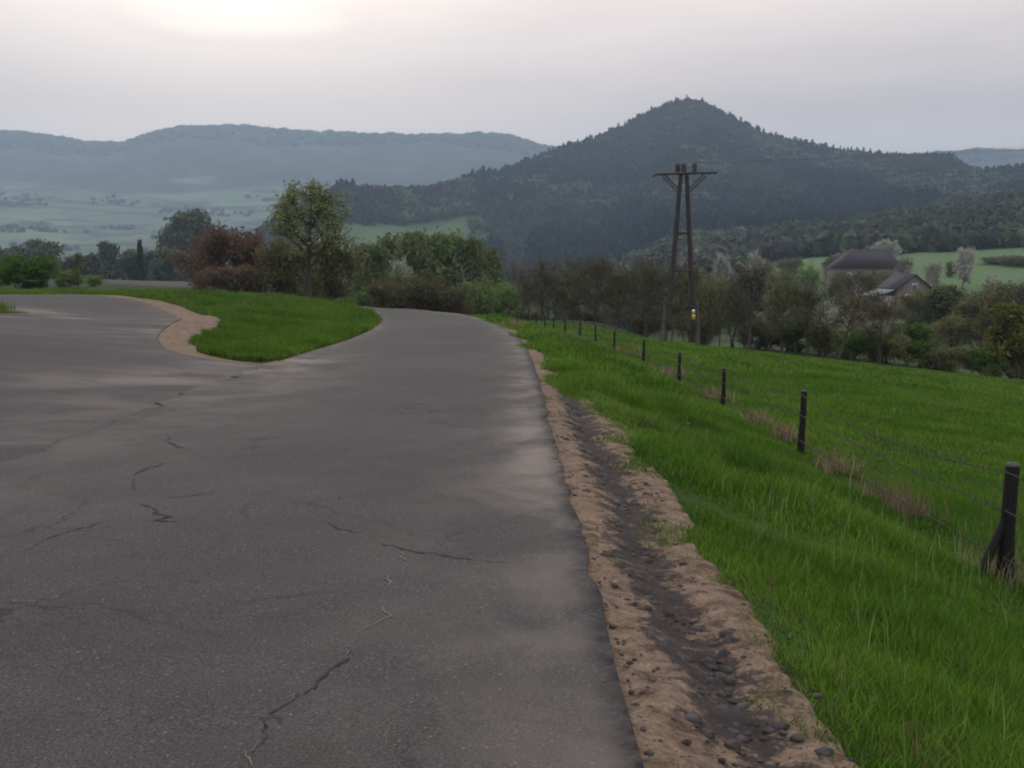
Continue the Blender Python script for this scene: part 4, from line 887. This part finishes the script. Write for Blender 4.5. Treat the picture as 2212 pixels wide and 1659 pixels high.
# ------------------------------------------------------------------ power pole with two legs
py_ = 60.; pz = float(h(ucol(1470)*py_, py_)); px_ = ucol(1471)*py_
pole = empty('power_pole', (px_, py_, pz)); tag(pole, 'tall wooden power pole on two spread legs standing in the field', 'power pole')
ztop = rowz(376, py_)-pz     # crossarm level
gL = float(h(ucol(1437)*py_, py_))-pz; gR = float(h(ucol(1505)*py_, py_))-pz
xL = ucol(1438)*py_-px_; xR = ucol(1504)*py_-px_
for s_, xb, gz in ((-1, xL, gL), (1, xR, gR)):
    ybase = .25*s_
    foot = np.array([xb, ybase, gz-.3]); top = np.array([.16*s_, 0., ztop+.02]); d = top-foot
    v, f = tubes([(foot+d*.13, foot+d*.55, .165, .145), (foot+d*.55, top, .145, .115)], 12); mk('leg', v, [f], M_POLEWOOD, smooth=True, parent=pole)
    # concrete stub the leg is strapped to
    st0 = foot+np.array([.20*s_, .05, -.3]); v, f = tubes([(st0, st0+np.array([d[0]*.28, d[1]*.28, d[2]*.30+.3]), .15, .13)], 4); mk('concrete_stub', v, [f], M_CONC, parent=pole)
    for q in (.16, .26):
        c = foot+d*q+np.array([.10*s_, 0, 0]); v, f = tubes([(c-np.array([.0, 0, .05]), c+np.array([0, 0, .05]), .30, .30)], 10); mk('strap', v, [f], M_STEEL, parent=pole)
    # diagonal bracket under the arm: lattice strut
    e0 = np.array([.18*s_, 0, ztop-1.05]); e1 = np.array([1.15*s_, 0, ztop-.08]); segs = []
    dv = (e1-e0); nrm_ = np.array([-dv[2], 0, dv[0]])/np.linalg.norm(dv)*.10
    segs += [(e0+nrm_, e1+nrm_, .032, .032), (e0-nrm_, e1-nrm_, .032, .032)]
    for j in range(9):
        p = e0+dv*j/9; q2 = e0+dv*(j+.5)/9; r2 = e0+dv*(j+1)/9; segs += [(p+nrm_, q2-nrm_, .014, .014), (q2-nrm_, r2+nrm_, .014, .014)]
    v, f = tubes(segs, 4); mk('bracket', v, [f], M_STEEL, parent=pole)
v, f = tubes([((-1.80, -.14, ztop-.16), (-1.50, -.14, ztop-.02), .05, .05), ((-1.50, -.14, ztop-.02), (1.85, -.14, ztop+.08), .055, .055), ((-1.5, .14, ztop-.02), (1.85, .14, ztop+.08), .055, .055)]+[((q, -.14, ztop+.02), (q, .14, ztop+.02), .04, .04) for q in (-1.4, -.7, 0, .7, 1.5)], 6)
mk('crossarm', v, [f], M_STEEL, parent=pole)
for hw_, dz_, r_t in ((.30, 3.3, .07), (.60, 5.4, .05)):
    v, f = tubes([((-hw_, 0, ztop-dz_), (hw_, 0, ztop-dz_), r_t, r_t)], 8); mk('cross_tie', v, [f], M_POLEWOOD, parent=pole)
INS = [(-.36, 0), (-.02, 0), (.60, 0)]
for ix_, _ in INS:
    for dy, dx in ((-.13, -.055), (.13, .055)):
        prof = [(.028, 0), (.028, .10), (.075, .12), (.085, .18), (.045, .22), (.075, .26), (.085, .32), (.045, .36), (.075, .40), (.08, .46), (.05, .52), (.055, .60), (.0005, .62)]
        v, f = cyl_lathe(prof, 10); v = v*np.array([1.25, 1.25, 1.])+np.array([ix_+dx*1.5, dy, ztop+.03]); mk('insulator', v, [f], M_CERAMIC, smooth=True, parent=pole)
# warning sign plate on the right leg
def box(c, s, rz=0):
    c = np.array(c); sx, sy, sz = np.array(s)/2
    v = np.array([(i*sx, j*sy, k*sz) for i in (-1, 1) for j in (-1, 1) for k in (-1, 1)]); ca, sa = math.cos(rz), math.sin(rz)
    v = np.stack([v[:, 0]*ca-v[:, 1]*sa, v[:, 0]*sa+v[:, 1]*ca, v[:, 2]], -1)+c
    f = np.array([(0, 1, 3, 2), (4, 6, 7, 5), (0, 4, 5, 1), (2, 3, 7, 6), (0, 2, 6, 4), (1, 5, 7, 3)]); return v, f
sz_ = rowz(684, py_)-pz; sxp = ucol(1496)*py_-px_
v, f = box((sxp, -.32, sz_), (.19, .02, .32)); mk('yellow_plate', v, [f], M_YELLOW, parent=pole)
v, f = box((sxp-.02, -.32, sz_+.32), (.17, .02, .20)); mk('white_plate', v, [f], M_WHITE, parent=pole)
# second, farther pole and a third
def small_pole(X, y_, trow, label, arm=.9):
    x_ = ucol(X)*y_; z_ = float(h(x_, y_)); H = rowz(trow, y_)-z_
    o = empty('power_pole', (x_, y_, z_)); tag(o, label, 'power pole')
    v, f = tubes([((0, 0, -.3), (.02, 0, H*.5), .17, .15), ((.02, 0, H*.5), (0, 0, H), .15, .11)], 10); mk('pole', v, [f], M_POLEWOOD, smooth=True, parent=o)
    v, f = tubes([((-arm, 0, H-.75), (arm, 0, H-.35), .06, .06), ((-.0, 0, H-1.3), (arm*.7, 0, H-.45), .035, .035)], 6); mk('crossarm', v, [f], M_STEEL, parent=o)
    for q in (-.8, .1, .8):
        v, f = cyl_lathe([(.03, 0), (.08, .08), (.05, .16), (.08, .22), (.03, .32), (.001, .33)], 8); mk('insulator', v+np.array([q*arm, 0, H-.5+.2*q*arm]), [f], M_CERAMIC, parent=o)
    return np.array([x_, y_, z_+H])
p2 = small_pole(1171, 88, 568, 'shorter wooden power pole standing left of the two legged one', 1.3)
p3 = small_pole(773, 165, 580, 'small distant power pole right of the tall tree', 1.2)
# power lines
segs = []
for ix_, _ in INS:
    a = np.array([px_+ix_, py_, pz+ztop+.6]); b2 = p2+np.array([ix_*1.6, 0, -.1]); segs += wire(b2, a, .35, .009, 30, False)
    c2 = np.array([px_+50+ix_, py_-22, pz+ztop+2.2+ix_*.8]); segs += wire(a, c2, .5, .003, 30, False)
    segs += wire(p2+np.array([ix_*1.6, 0, -.1]), p3+np.array([ix_*1.6, 0, -.1]), 1.0, .009, 30, False)
v, f = tubes(segs, 4); tag(mk('power_lines', v, [f], M_WIRE), 'thin sagging power lines strung between the poles', 'cables')

# ------------------------------------------------------------------ houses
def house(name, X, y_, w, d, eave, ridge_h, rz, hip, label, wallm, roofm, baserow=None, windows=()):
    x_ = ucol(X)*y_; z_ = float(h(x_, y_)) if baserow is None else rowz(baserow, y_)
    o = empty(name, (x_, y_, z_), rz); tag(o, label, 'house')
    hw, hd = w/2, d/2
    v = [(-hw, -hd, -3), (hw, -hd, -3), (hw, hd, -3), (-hw, hd, -3), (-hw, -hd, eave), (hw, -hd, eave), (hw, hd, eave), (-hw, hd, eave)]
    f = [(0, 1, 5, 4), (2, 3, 7, 6)]; t3 = []
    if hip: f += [(1, 2, 6, 5), (3, 0, 4, 7)]
    else:   # gables face -y/+y : ridge runs along y
        v += [(0, -hd, ridge_h), (0, hd, ridge_h)]; f += [(1, 2, 6, 5), (3, 0, 4, 7)]; t3 = [(4, 5, 8), (6, 7, 9)]
    mk('wall', np.array(v), [np.array(f)]+([np.array(t3)] if t3 else []), wallm, parent=o)
    ov = .5; e2 = eave-.12
    if hip:
        k = hd*.95
        P = [(-hw-ov, -hd-ov, e2), (hw+ov, -hd-ov, e2), (hw+ov, hd+ov, e2), (-hw-ov, hd+ov, e2), (-hw+k, 0, ridge_h), (hw-k*.45, 0, ridge_h)]
        q4 = [(0, 1, 5, 4), (2, 3, 4, 5), (3, 2, 1, 0)]; q3 = [(1, 2, 5), (3, 0, 4)]
    else:
        th_ = .22
        P = [(-hw-ov, -hd-ov, e2-.1), (0, -hd-ov, ridge_h+.16), (hw+ov, -hd-ov, e2-.1), (-hw-ov, hd+ov, e2-.1), (0, hd+ov, ridge_h+.16), (hw+ov, hd+ov, e2-.1)]
        P += [(a, b_, c-th_) for a, b_, c in P]
        q4 = [(0, 3, 4, 1), (1, 4, 5, 2), (6, 7, 10, 9), (7, 8, 11, 10), (0, 1, 7, 6), (1, 2, 8, 7), (3, 9, 10, 4), (4, 10, 11, 5), (0, 6, 9, 3), (2, 5, 11, 8)]; q3 = []
    rf = mk('roof', np.array(P), [np.array(q4)]+([np.array(q3)] if q3 else []), roofm, parent=o)
    cv, cf = box((hw*.15, hd*.1, ridge_h+.25), (.6, .6, 1.3)); ch = mk('chimney', cv, [cf], M_BRICK); ch.parent = rf
    for (wx, wz, ww, wh) in windows:
        fv, ff = box((wx, -hd-.02, wz), (ww+.24, .10, wh+.24)); fr2 = mk('window', fv, [ff], M_FRAME, parent=o)
        for sx in (-1, 1):
            gv, gf = box((wx+sx*ww*.26, -hd-.075, wz), (ww*.44, .03, wh)); mk('pane', gv, [gf], M_GLASS, parent=fr2)
        sv, sf = box((wx, -hd-.09, wz-wh/2-.17), (ww+.4, .2, .07)); mk('sill', sv, [sf], M_CONC, parent=fr2)
    return o
house('house', 1862, 280, 16.5, 9, 3.4, 8.3, R(8), True, 'wide house with a big dark hipped roof among the orchard trees', M_PLASTER, M_ROOF, 606, [(-6.3, 1.4, 1.0, 1.1)])
house('house', 1815, 305, 10, 8, 3.0, 6.2, R(-4), True, 'low dark roofed outbuilding half hidden behind the wide house', M_PLASTER, M_ROOF, 592)
ho = house('house', 1950, 227, 7.0, 9, 5.4, 8.1, R(6), False, 'narrow grey plaster house with its gable facing the road', M_PLASTER, M_ROOF, 674, [(-1.3, 3.3, 1.0, 1.1), (1.7, 3.3, 1.0, 1.1), (.1, 5.7, .8, .8)])
v = np.array([(-3.6, -4.0, 5.1), (-3.6, 4.2, 5.1), (-8.2, 4.2, 3.6), (-8.2, -4.0, 3.6), (-3.6, -4.0, 4.95), (-3.6, 4.2, 4.95), (-8.2, 4.2, 3.45), (-8.2, -4.0, 3.45)])
lt = mk('lean_to_roof', v, [np.array([(0, 3, 2, 1), (4, 5, 6, 7), (0, 4, 7, 3), (1, 2, 6, 5), (2, 3, 7, 6), (0, 1, 5, 4)])], M_ROOF2, parent=ho)
v, f = box((-5.8, 0, .5), (4.3, 7.8, 6.2)); mk('lean_to_wall', v, [f], M_PLASTER, parent=ho)

# ------------------------------------------------------------------ haze (even density air)
hv, hf = box((0, 1500, 210), (9600, 7600, 640))
hz_o = mk('haze', hv, [hf], None); tag(hz_o, 'thin blue grey haze filling the valley air', kind='stuff')
mh = bpy.data.materials.new('haze_air'); mh.use_nodes = True; t = mh.node_tree; t.nodes.clear()
pv = N(t, 'ShaderNodeVolumePrincipled'); pv.inputs['Density'].default_value = .00021; pv.inputs['Color'].default_value = (.60, .78, 1.0, 1); pv.inputs['Anisotropy'].default_value = .5
out = N(t, 'ShaderNodeOutputMaterial'); L(t, pv.outputs[0], out.inputs['Volume']); hz_o.data.materials.append(mh)
